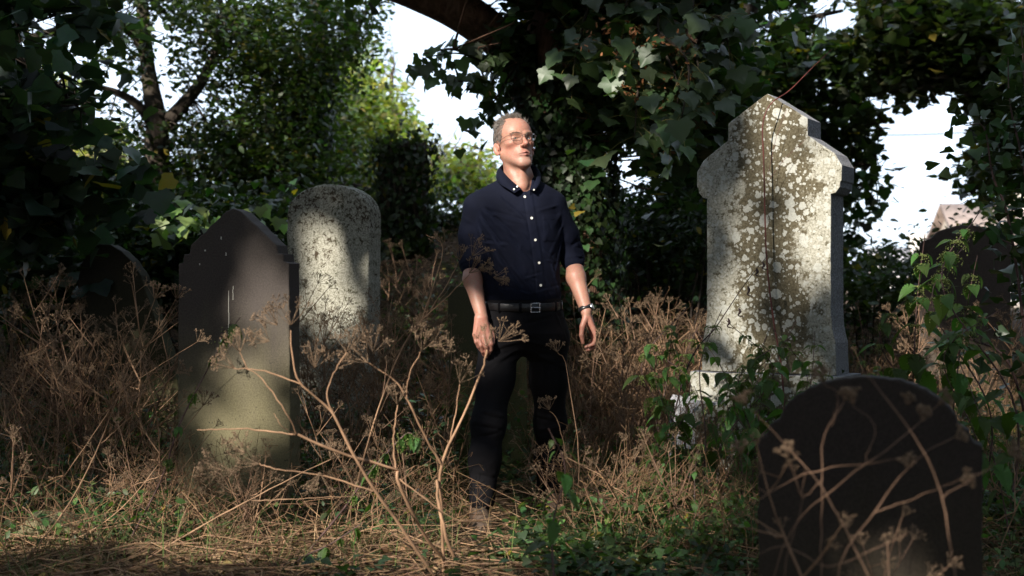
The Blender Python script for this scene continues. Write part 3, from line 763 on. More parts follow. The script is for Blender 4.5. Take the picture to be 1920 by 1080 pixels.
# hollow cuffs so the forearm comes out of an opening
S.cone(W(980, 318, 5.60), W(986, 352, 5.545), .05, .020, .006, 'sub')      # neck opening
S.cone(W(986, 350, 5.535), W(990, 372, 5.49), .020, .004, .006, 'sub')
def sw(px, py, dy=0):      # point on the shirt front
    x = (px - 960) / FPX * 5.5; z = CAMZ + (540 - py) / FPX * 5.5; y = S.front(x, z)
    y = 5.5 if y is None else y; return np.array([(px - 960) / FPX * y, y + dy, CAMZ + (540 - py) / FPX * y])
folds = [((905, 395), (960, 445), .010, .006), ((900, 410), (940, 470), .009, .006), ((898, 430), (925, 505), .010, .007), ((915, 400), (985, 420), .008, .004),
         ((1052, 400), (1020, 450), .009, .005), ((1058, 420), (1030, 480), .009, .005), ((1056, 440), (1040, 520), .008, .005), ((960, 500), (1000, 548), .008, .005),
         ((930, 480), (975, 545), .010, .006), ((915, 500), (940, 550), .007, .006), ((1035, 500), (1050, 548), .007, .005), ((1020, 470), (1050, 500), .007, .004),
         ((950, 380), (985, 415), .008, .004), ((935, 370), (960, 395), .008, .004), ((905, 535), (990, 552), .006, .005), ((1000, 550), (1050, 538), .006, .005), ((945, 440), (1000, 500), .009, .004),
         ((1010, 395), (1045, 385), .007, .003), ((905, 455), (950, 460), .007, .004), ((1022, 520), (1045, 552), .006, .004), ((975, 525), (1010, 515), .006, .003)]
for (a, b, w, h) in folds:
    pa, pb = sw(*a), sw(*b); mid = sw((a[0] + b[0]) / 2, (a[1] + b[1]) / 2)
    h *= 1.5; w *= .85; S.ridge(pa, mid, w, h); S.ridge(mid, pb, w, h); o = np.array([.012, 0, .012]); S.ridge(pa + o, mid + o, w * .9, -h * .8); S.ridge(mid + o, pb + o, w * .9, -h * .8)
def sleeve_folds(A, g, n, r):
    for _ in range(n):
        t = g.uniform(.25, 2.7); i = int(t); c = A[i] * (1 - (t - i)) + A[i + 1] * (t - i); an = g.uniform(-2.6, .2); sp = g.uniform(.5, 1.1); rr = r * g.uniform(.85, 1)
        tl = g.uniform(-.025, .025)
        a = c + rr * np.array([math.cos(an), math.sin(an), 0]) + np.array([0, 0, tl]); b = c + rr * np.array([math.cos(an + sp), math.sin(an + sp), 0]) - np.array([0, 0, tl])
        S.ridge(a, b, g.uniform(.006, .010), g.choice([-1, 1]) * g.uniform(.004, .0075))
sleeve_folds(AL, hg, 26, .056); sleeve_folds(AR, hg, 26, .053)
for k in range(60):       # fine creasing
    px = hg.uniform(905, 1055); py = hg.uniform(380, 550); a = hg.normal(.9, .5); L = hg.uniform(8, 26)
    S.ridge(sw(px, py), sw(px + L * math.cos(a), py + L * math.sin(a)), hg.uniform(.004, .007), hg.choice([-1, 1]) * hg.uniform(.0015, .0035))
# placket, pocket, armhole and cuff seams are raised layers of cloth
def pxl(py): return np.interp(py, [362, 408, 450, 493, 535, 560], [990, 997, 1004, 1010, 1014, 1016])
sl, P = S.block([-.1, 5.4, .99], [.3, 5.62, 1.47]); 
PX = 960 + FPX * P[..., 0] / P[..., 1]; PY = 540 - FPX * (P[..., 2] - CAMZ) / P[..., 1]
pl = np.interp(PY, [362, 408, 450, 493, 535, 560], [990, 997, 1004, 1010, 1014, 1016])
S.F[sl] -= .0030 * (1 / (1 + np.exp((np.abs(PX - pl) - 7.5) * 1.6)))
S.F[sl] += .0022 * np.exp(-((PX - pl + 9.2) / 1.5) ** 2)
ins = (np.maximum(np.abs(PX - 1036 - .06 * (PY - 425)) - 17, np.maximum(404 - PY, PY - 452)))
S.F[sl] -= .0022 / (1 + np.exp(ins * 1.5)); S.F[sl] -= .0012 * np.exp(-(np.maximum(np.abs(PX - 1036 - .06 * (PY - 425)) - 17, 0) / 1) ** 2) * (np.abs(PY - 410) < 1.2)
for A0, A1 in ((W(893, 362, 5.52), W(903, 425, 5.50)), (W(1046, 366, 5.52), W(1054, 425, 5.50))): S.ridge(A0, A1, .0035, -.003)
V, Q = S.mesh()
n = NT('navy_cotton'); n.set(.85, .12); tw = n.tex(n.obj, 420, 2, .5); bl = n.tex(n.obj, 9, 4)
n.color(n.mix(n.ramp(bl.outputs['Fac'], .35, .7), (.0038, .0050, .0125), (.0055, .0073, .018))); n.bump(tw.outputs['Fac'], .3, .001)
n.p.inputs['Sheen Weight'].default_value = .0; n.p.inputs['Sheen Tint'].default_value = (.3, .4, .8, 1); M['navy'] = n.m
shirt = mlink('shirt', V, [Q], [M['navy']])
# collar
top = [(978, 354, 5.520), (957, 337, 5.530), (941, 320, 5.565), (938, 312, 5.62), (950, 306, 5.685), (975, 305, 5.70), (1000, 309, 5.685), (1009, 318, 5.63), (1008, 331, 5.565), (1003, 343, 5.530), (995, 356, 5.515)]
bot = [(965, 362, 5.498), (953, 354, 5.505), (938, 345, 5.535), (931, 335, 5.61), (944, 322, 5.70), (975, 320, 5.715), (1003, 323, 5.70), (1011, 332, 5.63), (1013, 343, 5.56), (1009, 352, 5.525), (1001, 360, 5.508)]
T = smooth_path([W(*p) for p in top], 44); Bt = smooth_path([W(*p) for p in bot], 44)
ctr = W(975, 335, 5.61); rows = []
for s in np.linspace(0, 1, 7):
    p = T * (1 - s) + Bt * s; o = p - ctr; o[:, 2] = 0; o /= np.linalg.norm(o, axis=1, keepdims=True); rows.append(p + o * .009 * math.sin(math.pi * s))
rows.append(rows[-1] - np.array([0, 0, .001]) ); inner = [r - (lambda o: o / np.linalg.norm(o, axis=1, keepdims=True))(np.stack([r[:, 0] - ctr[0], r[:, 1] - ctr[1], 0 * r[:, 0]], 1)) * .0035 for r in rows[:7][::-1]]
# stand below the fold, inside
stand = [T - (lambda o: o / np.linalg.norm(o, axis=1, keepdims=True))(np.stack([T[:, 0] - ctr[0], T[:, 1] - ctr[1], 0 * T[:, 0]], 1)) * .006 + np.array([0, 0, dz]) for dz in (-.004, -.022, -.045)]
allr = np.array(rows + inner + stand); m_, k_ = allr.shape[:2]
i = np.arange(m_ - 1)[:, None] * k_; j = np.arange(k_ - 1)[None]; F = np.stack([i + j, i + j + 1, i + k_ + j + 1, i + k_ + j], -1).reshape(-1, 4)
mlink('collar', allr.reshape(-1, 3), [F], [M['navy']], parent=shirt)
# buttons
n = NT('white_button'); n.set(.3, .5); n.color((.72, .70, .64)); M['button'] = n.m
def button(p, r=.0058, nrm=(0, -1, .05)):
    nrm = np.array(nrm) / np.linalg.norm(nrm); u = np.cross(nrm, [0, 0, 1]); u /= np.linalg.norm(u); v = np.cross(nrm, u); rings = []
    for rr, h in ((1, 0), (1, .0018), (.85, .0026), (.55, .0018), (.15, .0016)): rings.append([p + nrm * h + r * rr * (math.cos(t) * u + math.sin(t) * v) for t in np.linspace(0, 2 * np.pi, 15)[:-1]])
    VV = np.array(rings).reshape(-1, 3); i = np.arange(4)[:, None] * 14; j = np.arange(14)[None]
    F = np.stack([i + j, i + 14 + j, i + 14 + (j + 1) % 14, i + (j + 1) % 14], -1).reshape(-1, 4); mlink('button', VV, [F], [M['button']], parent=shirt)
for px, py in ((984, 369), (997, 409), (1004, 450), (1011, 493), (1014, 535)):
    p = sw(px, py, -.0012); button(p)
button(W(964, 355, 5.500), .0045, (-.4, -1, .3)); button(W(970, 350, 5.512), .0045, (-.4, -1, .3)); button(W(1001, 356, 5.503), .0040, (.3, -1, .2))

# ---------------- trousers
T_ = Field([-.26, 5.28, .08], [.33, 6.0, 1.05], .004)
secs = [(557, 980, 5.61, .166, .120), (575, 980, 5.61, .173, .125), (600, 981, 5.61, .184, .130), (625, 981, 5.61, .187, .130), (642, 981, 5.61, .180, .115), (656, 981, 5.61, .160, .09), (664, 981, 5.61, .12, .06)]
T_.column([(z_(a), x_(b), c, d, e) for a, b, c, d, e in secs], .01, 2.2)
T_.chain([W(937, 640, 5.60), W(928, 710, 5.56), W(916, 795, 5.49), W(909, 860, 5.45), W(904, 935, 5.42)], [.092, .078, .067, .061, .056], .05)
T_.chain([W(1026, 640, 5.61), W(1029, 710, 5.66), W(1032, 795, 5.74), W(1031, 860, 5.81), W(1030, 925, 5.86)], [.090, .077, .066, .061, .058], .05)
T_.cone(W(981, 720, 5.5), W(981, 690, 5.6), .018, .006, .02, 'sub')
def tw_(px, py):
    y = T_.front((px - 960) / FPX * 5.5, CAMZ + (540 - py) / FPX * 5.5) or 5.5; return np.array([(px - 960) / FPX * y, y, CAMZ + (540 - py) / FPX * y])
for (a, b, w, h) in [((975, 655), (905, 690), .010, .007), ((985, 655), (1062, 690), .010, .007), ((975, 640), (915, 655), .008, .005), ((990, 640), (1055, 655), .008, .005),
                     ((985, 600), (1050, 585), .007, .003), ((905, 770), (945, 780), .009, .007), ((890, 790), (940, 800), .009, .008), ((885, 815), (935, 805), .009, .007), ((1005, 775), (1060, 790), .009, .006), ((1008, 805), (1058, 800), .009, .007),
                     ((882, 905), (935, 915), .008, .006), ((880, 925), (934, 930), .008, .007), ((885, 880), (930, 890), .007, .005), ((1008, 890), (1054, 900), .008, .006), ((1008, 912), (1054, 908), .008, .006),
                     ((925, 700), (918, 770), .007, .004), ((1030, 700), (1032, 770), .007, .004), ((925, 590), (905, 640), .006, .004), ((1043, 590), (1062, 640), .006, .005), ((984, 590), (984, 650), .005, .004)]:
    pa, pb = tw_(*a), tw_(*b); md = tw_((a[0] + b[0]) / 2, (a[1] + b[1]) / 2)
    T_.ridge(pa, md, w, h); T_.ridge(md, pb, w, h); o = np.array([0, 0, -.016]); T_.ridge(pa + o, md + o, w * .8, -h * .7); T_.ridge(md + o, pb + o, w * .8, -h * .7)
for k in range(40):
    px = hg.choice([hg.uniform(895, 950), hg.uniform(1005, 1060)]); py = hg.uniform(680, 930); a = hg.normal(.1, .5); L = hg.uniform(8, 24)
    T_.ridge(tw_(px, py), tw_(px + L * math.cos(a), py + L * math.sin(a)), hg.uniform(.005, .008), hg.choice([-1, 1]) * hg.uniform(.0015, .0035))
V, Q = T_.mesh()
n = NT('black_cotton'); n.set(.85, .10); tw = n.tex(n.obj, 380, 2, .5); n.color((.007, .0066, .008)); n.bump(tw.outputs['Fac'], .25, .001); n.p.inputs['Sheen Weight'].default_value = .0; M['black'] = n.m
mlink('trousers', V, [Q], [M['black']])
# belt with buckle and loops
M['leather'] = plain('black_leather', (.012, .011, .012), .32, .5, .3, 60, .3)
M['steel'] = plain('polished_steel', (.55, .55, .57), .22, .5, Metallic=1.0)
def ring_pt(t, zoff, rr):
    cx, cy, a, b = x_(980), 5.61, .171 + rr, .1275 + rr; c, s = math.cos(t), math.sin(t); q = 2 / 2.2
    x = cx + a * np.sign(c) * abs(c) ** q; y = cy + b * np.sign(s) * abs(s) ** q
    return np.array([x, y, z_(571) + zoff + .012 * (y - 5.61) / .13])
rows = [[ring_pt(t, zo, rr) for t in np.linspace(0, 2 * np.pi, 73)[:-1]] for zo, rr in ((-.017, -.004), (-.0165, .0035), (-.014, .005), (.014, .005), (.0165, .0035), (.017, -.004))]
VV = np.array(rows).reshape(-1, 3); i = np.arange(5)[:, None] * 72; j = np.arange(72)[None]; F = np.stack([i + j, i + (j + 1) % 72, i + 72 + (j + 1) % 72, i + 72 + j], -1).reshape(-1, 4)
belt = mlink('belt', VV, [F], [M['leather']])
tb = -1.30; bk = Acc()
cor = [ring_pt(tb - .105, -.019, .009), ring_pt(tb + .105, -.019, .009), ring_pt(tb + .105, .019, .009), ring_pt(tb - .105, .019, .009)]
for a in range(4):
    v, f = tube([cor[a], cor[(a + 1) % 4]], .0020, 6); bk.add(v, f)
v, f = tube([ring_pt(tb - .105, .002, .010), ring_pt(tb + .12, .0, .011)], .0016, 6); bk.add(v, f)
link('buckle', rel(bk).mesh('buckle', [M['steel']], True), belt)
for t in (-2.6, -2.15, -1.6 + .95, -.35, -1.62):
    p0, p1, p2, p3 = ring_pt(t - .028, -.022, .0075), ring_pt(t + .028, -.022, .0075), ring_pt(t + .028, .022, .0075), ring_pt(t - .028, .022, .0075)
    mlink('belt_loop', [p0, p1, p2, p3] + [ring_pt(t + d, zo, -.004) for d, zo in ((-.028, -.022), (.028, -.022), (.028, .022), (-.028, .022))], [[[0, 1, 2, 3], [0, 4, 5, 1], [1, 5, 6, 2], [2, 6, 7, 3], [3, 7, 4, 0]]], [M['black']], smooth=False, parent=belt)
# watch
wc = W(1098, 580, 5.535); wd = W(1099, 582, 5.53) - W(1080, 520, 5.60); wd /= np.linalg.norm(wd)
u = np.cross(wd, [0, -1, 0]); u /= np.linalg.norm(u); v_ = np.cross(wd, u)
def wrist(rr, h, n=28): return [wc + wd * h + rr * (math.cos(t) * u * 1.05 + math.sin(t) * v_ * .95) for t in np.linspace(0, 2 * np.pi, n + 1)[:-1]]
rows = [wrist(.026, -.0095), wrist(.0300, -.009), wrist(.0308, 0), wrist(.0300, .009), wrist(.026, .0095)]
VV = np.array(rows).reshape(-1, 3); i = np.arange(4)[:, None] * 28; j = np.arange(28)[None]; F = np.stack([i + j, i + (j + 1) % 28, i + 28 + (j + 1) % 28, i + 28 + j], -1).reshape(-1, 4)
watch = mlink('watch_strap', VV, [F], [M['leather']])
side = np.array([1, -.35, 0.0]); side -= wd * (side @ wd); side /= np.linalg.norm(side); tt = np.cross(wd, side)
def disk(c, ax, e1, e2, r, h, m, name, par):
    rings = [[c + ax * hh + r * rr * (math.cos(t) * e1 + math.sin(t) * e2) for t in np.linspace(0, 2 * np.pi, 21)[:-1]] for rr, hh in ((1, 0), (1.03, h * .5), (.9, h), (.02, h * 1.02))]
    VV = np.array(rings).reshape(-1, 3); i = np.arange(3)[:, None] * 20; j = np.arange(20)[None]; F = np.stack([i + j, i + (j + 1) % 20, i + 20 + (j + 1) % 20, i + 20 + j], -1).reshape(-1, 4)
    return mlink(name, VV, [F], [m], parent=par)
disk(wc + side * .028, side, wd, tt, .0165, .008, M['steel'], 'watch_case', watch)
disk(wc + side * .0362, side, wd, tt, .0130, .0006, plain('watch_dial', (.5, .5, .48), .3), 'watch_dial', watch)

# shoes
M['shoe'] = plain('worn_brown_leather', (.10, .068, .048), .5, .4, .4, 30, .3); M['sole'] = plain('dark_rubber', (.016, .015, .015), .8, .2)
for (ax, ay, tx_, ty_, gzv) in ((x_(903) - .003, 5.44, W(905, 990, 5.20)[0], 5.20, float(gz(-.12, 5.3)) - .004), ((1030 - 960) / FPX * 5.86, 5.88, (1046 - 960) / FPX * 5.66, 5.66, float(gz(.18, 5.8)) - .004)):
    K = Field([min(ax, tx_) - .10, min(ay, ty_) - .08, gzv - .02], [max(ax, tx_) + .10, max(ay, ty_) + .12, gzv + .19], .0036)
    f = np.array([tx_ - ax, ty_ - ay, 0]); f /= np.linalg.norm(f); q = lambda s, l, z: np.array([ax, ay, gzv]) + f * s + np.array([-f[1], f[0], 0]) * l + np.array([0, 0, z])
    K.chain([q(-.05, 0, .045), q(.06, 0, .045), q(.13, .004, .037), q(.175, .004, .030)], [.036, .040, .043, .034], .02)
    K.chain([q(-.02, 0, .05), q(-.01, 0, .12)], [.040, .046], .03); K.cone(q(.02, 0, .085), q(.11, .002, .055), .032, .030, .02)
    for s in (.05, .07, .09, .11): K.ridge(q(s, -.018, .108 - (s - .05) * .62), q(s, .018, .108 - (s - .05) * .62), .004, .003)
    K.ridge(q(.145, -.04, .06), q(.145, .04, .06), .005, -.003)
    zf = gzv + .012; sl_, P = K.block([-9] * 3, [9] * 3); K.F[sl_] = np.maximum(K.F[sl_], zf - P[..., 2])
    V, Q = K.mesh(); shoe = mlink('shoe', V, [Q], [M['shoe']])
    L = Field(K.lo, K.lo + K.n * K.h, .0036); L.chain([q(-.055, 0, .012), q(.05, 0, .012), q(.13, .004, .012), q(.178, .004, .012)], [.041, .038, .050, .040], .02)
    L.F = np.maximum(L.F, np.abs(L.block([-9] * 3, [9] * 3)[1][..., 2] - (gzv + .008)) - .013); V, Q = L.mesh(); mlink('sole', V, [Q], [M['sole']], parent=shoe)
    la = Acc()
    for k, s in enumerate((.045, .065, .085, .105)):
        for sg in (-1, 1):
            v, ff = tube(smooth_path([q(s, -.020 * sg, .112 - (s - .045) * .62), q(s + .01, 0, .122 - (s - .045) * .64), q(s + .02, .020 * sg, .101 - (s - .045) * .62)], 6), .0020, 5); la.add(v, ff)
    link('laces', rel(la).mesh('laces', [M['leather']], True), shoe)
# ---------------------------------------------------------------- far things seen through the leaves
def house(px0, px1, Y, zeave, zridge, depth, label, wallc, roofc, nwin):
    x0, x1 = (px0 - 960) / FPX * Y, (px1 - 960) / FPX * Y
    t = thing('house', label, 'house', ((x0 + x1) / 2, Y, 0)); w = (x1 - x0) / 2; mw = plain('house_wall', wallc, .9, .2, .1, 3); mr = plain('house_roof_tiles', roofc, .8, .2, .25, 2.5, .3)
    V = [[-w, 0, -1], [w, 0, -1], [w, depth, -1], [-w, depth, -1], [-w, 0, zeave], [w, 0, zeave], [w, depth, zeave], [-w, depth, zeave], [-w, depth / 2, zridge - .05], [w, depth / 2, zridge - .05]]
    A = Acc(); A.add(V, [[0, 1, 5, 4], [1, 2, 6, 5], [2, 3, 7, 6], [3, 0, 4, 7]]); A.add(V, [[5, 6, 9], [7, 4, 8]]); link('wall', A.mesh('wall', [mw]), t)
    e = .35; A = Acc()
    for s in (0, 1):
        y0, y1 = (-e, depth / 2) if s == 0 else (depth + e, depth / 2); za = zeave - .15
        b = [[-w - e, y0, za], [w + e, y0, za], [w + e, y1, zridge], [-w - e, y1, zridge]]; b += [[p[0], p[1], p[2] + .12] for p in b]
        A.add(b, [[0, 1, 2, 3], [4, 7, 6, 5], [0, 4, 5, 1], [1, 5, 6, 2], [2, 6, 7, 3], [3, 7, 4, 0]])
    link('roof', A.mesh('roof', [mr]), t)
    A = Acc(); c = w * .6
    for q in [[c, depth / 2 - .4]]:
        b = [[q[0] + dx, q[1] + dy, z] for z in (zridge - .6, zridge + .9) for dx, dy in ((0, 0), (.9, 0), (.9, .8), (0, .8))]
        A.add(b, [[0, 1, 5, 4], [1, 2, 6, 5], [2, 3, 7, 6], [3, 0, 4, 7], [4, 5, 6, 7]])
    link('chimney', A.mesh('chimney', [mw]), t)
    for k in range(nwin):
        cx = -w + (k + .5) * 2 * w / nwin; z1 = zeave - .6
        f = link('window', mesh_of('window', [[cx + a, -.03 + d, z1 + b] for d in (0, .03) for a, b in ((-.6, -1.3), (.6, -1.3), (.6, 0), (-.6, 0))], [[[0, 1, 2, 3], [0, 4, 5, 1], [1, 5, 6, 2], [2, 6, 7, 3], [3, 7, 4, 0]]], [plain('white_frame', (.7, .7, .68))]), t)
        link('pane', mesh_of('pane', [[cx + a, -.036, z1 + b] for a, b in ((-.5, -1.2), (.5, -1.2), (.5, -.1), (-.5, -.1))], [[[0, 1, 2, 3]]], [plain('window_glass', (.04, .05, .06), .08, .6)]), f)
    return t
house(1655, 1745, 70, 1.7, 3.2, 4, 'low house with a pale grey pink roof beyond the bushes at right', (.55, .50, .45), (.40, .375, .365), 3)
house(1815, 1960, 46, 2.4, 4.1, 4, 'house with a brown tiled roof above the wide brown headstone', (.38, .33, .28), (.26, .20, .17), 2)
# overhead wire
P = np.linspace(W(1500, 250, 26), W(2100, 205, 30), 30); P[:, 2] -= .25 * np.sin(np.linspace(0, np.pi, 30)); v, f = tube(P, .014, 5)
A = Acc(); A.add(v, f); thing('overhead_wire', 'thin dark wire crossing the bright sky gap right of the tall headstone', 'wire', me=A.mesh('overhead_wire', [M['dark_stem']]))
P = np.linspace(W(760, 272, 24), W(1040, 288, 24), 30); v, f = tube(P, .012, 5)
A = Acc(); A.add(v, f); thing('overhead_wire', 'dark wire behind the head of the man, entering the ivied trunk', 'wire', me=A.mesh('overhead_wire', [M['dark_stem']]))

# ---------------------------------------------------------------- foliage density seen through from the photograph's place
DENS = np.array([
 [7,6,8,8,9,9,9,9,8,2,1,3,7,9,9,9,9,7,6,4,7,8,8,7],
 [6,6,8,8,7,9,9,9,8,1,2,4,8,9,9,9,8,7,7,6,7,8,8,9],
 [8,6,8,7,7,9,9,9,7,2,3,6,8,9,9,9,9,9,8,6,6,6,7,9],
 [9,7,7,5,6,9,9,9,8,5,1,5,9,9,9,9,9,9,7,6,6,5,7,8],
 [9,7,7,7,9,9,9,9,8,7,1,2,8,9,9,9,9,9,8,7,7,3,3,7],
 [9,8,9,9,9,9,9,9,8,9,6,5,9,9,4,7,8,9,9,7,6,3,5,8],
 [9,9,8,9,9,9,9,9,9,9,8,7,9,9,4,5,8,9,9,7,7,1,5,8],
 [9,9,8,9,9,9,9,9,9,9,7,9,9,9,6,9,9,9,9,7,6,1,4,8],
 [9,9,9,9,9,9,9,9,9,9,9,9,9,9,9,9,9,9,9,7,2,3,7,8],
 [9,9,9,9,9,9,9,9,9,9,9,9,9,9,9,9,9,9,9,9,5,5,7,8]], float) / 9
GAPS = [(120, 12, 26, 10, .9), (95, 42, 26, 18, .7), (235, 18, 24, 12, .8), (272, 20, 14, 12, .9), (300, 52, 14, 22, .9), (300, 128, 22, 44, .6), (332, 192, 22, 18, .8), (372, 185, 16, 24, .8), (205, 150, 30, 22, .5), (70, 122, 16, 14, .7), (150, 130, 30, 18, .3), (255, 172, 30, 18, .2), (120, 155, 14, 12, .8),
  (150, 285, 26, 24, .8), (165, 378, 44, 24, .75), (105, 438, 40, 16, .6), (88, 168, 18, 12, .8), (1016, 60, 20, 80, .95), (840, 135, 60, 90, .6), (780, 60, 50, 45, .7), (1160, 330, 34, 42, .9), (1185, 372, 26, 14, .8), (845, 385, 36, 18, .9), (668, 345, 10, 8, .5), (712, 400, 8, 20, .9), (1215, 160, 40, 30, .35), (1345, 85, 14, 26, .8), (1350, 20, 16, 14, .7), (1440, 18, 60, 14, .6), (1570, 35, 50, 22, .7), (1430, 60, 30, 20, .5),
  (1650, 190, 50, 18, .5), (1560, 150, 40, 12, .4), (1780, 190, 40, 30, .6), (1730, 260, 70, 60, .7), (1740, 400, 60, 50, .9), (1680, 450, 50, 24, .9), (1615, 90, 30, 14, .5)]
def dens(px, py):
    fx = np.clip(px / 80 - .5, 0, 22.999); fy = np.clip(py / 54 - .5, 0, 8.999); i = fy.astype(int); j = fx.astype(int); a = fx - j; b = fy - i
    d = (DENS[i, j] * (1 - a) + DENS[i, j + 1] * a) * (1 - b) + (DENS[i + 1, j] * (1 - a) + DENS[i + 1, j + 1] * a) * b
    for gx, gy, ax, ay, s in GAPS: d = d * (1 - s * np.exp(-(((px - gx) / ax) ** 2 + ((py - gy) / ay) ** 2) ** 2))
    return d

SUNWAY = [(370, 405, 7.75, .26), (1060, 300, 8.3, .2), (1085, 420, 8.35, .2), (1010, 210, 8.35, .15)]
def crown_points(g, blobs, nclump, per, rc, power=2.2):
    """leafy clumps spread through ellipsoids (px, py, rx, ry, Y, depth)"""
    out = []; wts = np.array([b[2] * b[3] for b in blobs], float); wts /= wts.sum(); k = 0
    while len(out) < nclump and k < nclump * 12:
        k += 1; b = blobs[g.choice(len(blobs), p=wts)]; v = g.normal(size=3); v *= g.random() ** (1 / 3) / np.linalg.norm(v)
        px, py, Y = b[0] + b[2] * v[0], b[1] + b[3] * v[1], b[4] + b[5] * v[2]
        if power > 0 and 0 <= px <= 1920 and 0 <= py < 560 and g.random() > dens(np.array(px), np.array(py)) ** power: continue
        out.append((W(px, py, Y), rc * (.6 + .8 * g.random())))
    P = []
    for c, r in out:
        q = g.normal(size=(per, 3)) * np.array([1, 1, .62]) * r * .62; q[:, 2] -= .25 * np.abs(q[:, 0] ** 2 + q[:, 1] ** 2) / max(r, .1); P.append(c + q)
    P = np.concatenate(P)
    for q in SUNWAY:      # gaps in the crowns through which the sun reaches the sapling and the ivied trunk
        r_ = P - W(*q[:3]); al = r_ @ SUN; P = P[~((np.linalg.norm(r_ - al[:, None] * SUN, axis=1) < q[3]) & (al > .12))]
    px, py = SX(P); d = dens(px, py); inf = (px > 0) & (px < 1920) & (py > -30) & (py < 560)
    keep = (power == 0) | ~inf | (g.random(len(P)) < np.clip(d * 1.35 - .35, .0, 1)); return P[keep], out

def leaf_cols(g, n, base, var=.35, yellow=.015):
    c = np.array(base)[None] * (1 + var * g.normal(size=(n, 1)).clip(-1.6, 2)) * (1 + .12 * g.normal(size=(n, 3)))
    y = g.random(n) < yellow; c[y] = np.array([.22, .17, .03]); return np.clip(c, .004, .6)

def add_twigs(A, g, clumps, targets, r=.006):
    """thin twigs from branch points to leafy clumps"""
    T = np.array(targets)
    for c, rr in clumps:
        d = np.linalg.norm(T - c, axis=1); t = T[np.argmin(d)]
        if d.min() > 2.6: continue
        m = (c + t) / 2 + g.normal(0, .08, 3); v, f = tube([t, m, c], [r * 1.6, r, r * .5], 3); A.add(v, f)

TREES = {}
def tree(name, label, trunk=None, limbs=(), barkm='bark', crown=None, cat='tree', group=None):
    """trunk, limbs: (points, radii); crown: dict(blobs, nclump, per, rc, size, col, tmpl)"""
    base = trunk[0][0] if trunk else np.array(W(crown['blobs'][0][0], 540, crown['blobs'][0][4])) * np.array([1, 1, 0])
    t = thing(name, label, cat, tuple(base), group=group); g = np.random.default_rng(abs(sum(map(ord, label))) % 9999)
    tg = []
    if trunk:
        v, f = rough_tube(trunk[0], trunk[1], 18, .10, 3, 44); A = Acc(); A.add(v - base, f); link('trunk', A.mesh('trunk', [M[barkm]], True), t); tg += list(smooth_path(trunk[0], 20)[6:])
    for k, (p, r) in enumerate(limbs):
        v, f = rough_tube(p, r, 10, .10, k + 9, 30); A = Acc(); A.add(v - base, f); link('limb', A.mesh('limb', [M[barkm]], True), t); tg += list(smooth_path(p, 16))
    if crown:
        P, cl = crown_points(g, crown['blobs'], crown['nclump'], crown['per'], crown['rc'], crown.get('power', 2.2))
        A = Acc(); n = len(P); sz = crown['size'] * g.uniform(.6, 1.25, n)
        scatter(A, P - base, rand_rot(n, crown.get('tilt', .8), g), sz, crown.get('tmpl', OVAL), leaf_cols(g, n, crown['col'], crown.get('var', .4), crown.get('yellow', .015)))
        c = link('crown', A.mesh('crown', [M['leaf']], col=True), t, kind='stuff')
        if tg:
            A = Acc(); add_twigs(A, g, [(a - base, b) for a, b in cl], np.array(tg) - base); 
            if A.n: link('twigs', A.mesh('twigs', [M[barkm]]), t, kind='stuff')
    return t
def G(px, Y, dz=0): x = (px - 960) / FPX * Y; return np.array([x, Y, float(gz(x, Y)) + dz - .05])

# main sycamore behind the man
main = tree('sycamore_tree', 'big ivy clad sycamore directly behind the man, with a thick limb to the left',
     ([G(1078, 8.7), W(1076, 470, 8.7), W(1072, 330, 8.7), W(1064, 210, 8.65), W(1052, 120, 8.6), W(1030, 40, 8.6), W(1012, -60, 8.6), W(1000, -260, 8.6)], [.30, .24, .215, .22, .25, .17, .13, .11]),
     [([W(1048, 215, 8.6), W(990, 150, 8.55), W(948, 82, 8.5), W(880, 28, 8.4), W(790, -12, 8.3), W(660, -60, 8.2), W(500, -140, 8.1)], [.20, .16, .13, .125, .12, .10, .07]),
      ([W(1060, 190, 8.7), W(1105, 90, 8.75), W(1150, 10, 8.8), W(1190, -90, 8.8), W(1260, -260, 8.8)], [.19, .16, .14, .12, .09]),
      ([W(1120, 60, 8.75), W(1190, 40, 8.0), W(1260, 45, 7.2), W(1310, 80, 6.8)], [.06, .04, .025, .012]),
      ([W(960, 80, 8.5), W(905, 110, 8.2), W(850, 92, 8.0), W(795, 100, 7.9)], [.022, .014, .009, .004])],
     'bark_red', dict(blobs=[(1260, 150, 130, 190, 8.2, 1.2), (1170, -40, 260, 110, 8.6, 1.5), (890, 100, 90, 60, 8.1, .4), (900, 175, 70, 40, 8.1, .3), (925, 235, 40, 25, 8.0, .3), (1330, 200, 60, 130, 9.0, 1), (820, 170, 40, 16, 8.2, .2), (1000, -80, 380, 60, 8.4, 1.0)],
     nclump=330, per=42, rc=.26, size=.086, col=(.032, .058, .024), tmpl=MAPLE_LO, var=.35, tilt=.7))
# trees at the left
tree('dark_tree', 'dark broadleaf tree with two thin trunks behind the leaning dark headstone',
     ([G(285, 11.5), W(288, 420, 11.5), W(296, 250, 11.4), W(276, 120, 11.4), W(262, -60, 11.4), W(250, -300, 11.4)], [.20, .14, .10, .06, .05, .04]),
     [([W(276, 120, 11.4), W(262, 66, 11.3), W(225, 40, 11.2), W(170, 45, 11.2), W(60, 70, 11.0)], [.05, .07, .09, .06, .03]),
      ([W(300, 250, 11.4), W(250, 190, 11.3), W(180, 160, 11.2)], [.06, .04, .02]), ([W(305, 240, 11.4), W(380, 150, 11.5), W(420, 60, 11.6)], [.07, .05, .03])],
     'bark_dark', dict(blobs=[(130, 60, 220, 120, 11.2, 1.5), (330, 30, 200, 90, 11.6, 1.5), (330, 330, 160, 130, 12.0, 1.5), (120, 380, 160, 110, 11.5, 1.2), (300, 200, 180, 90, 11.6, 1.2)],
     nclump=330, per=64, rc=.32, size=.068, col=(.036, .055, .019)))
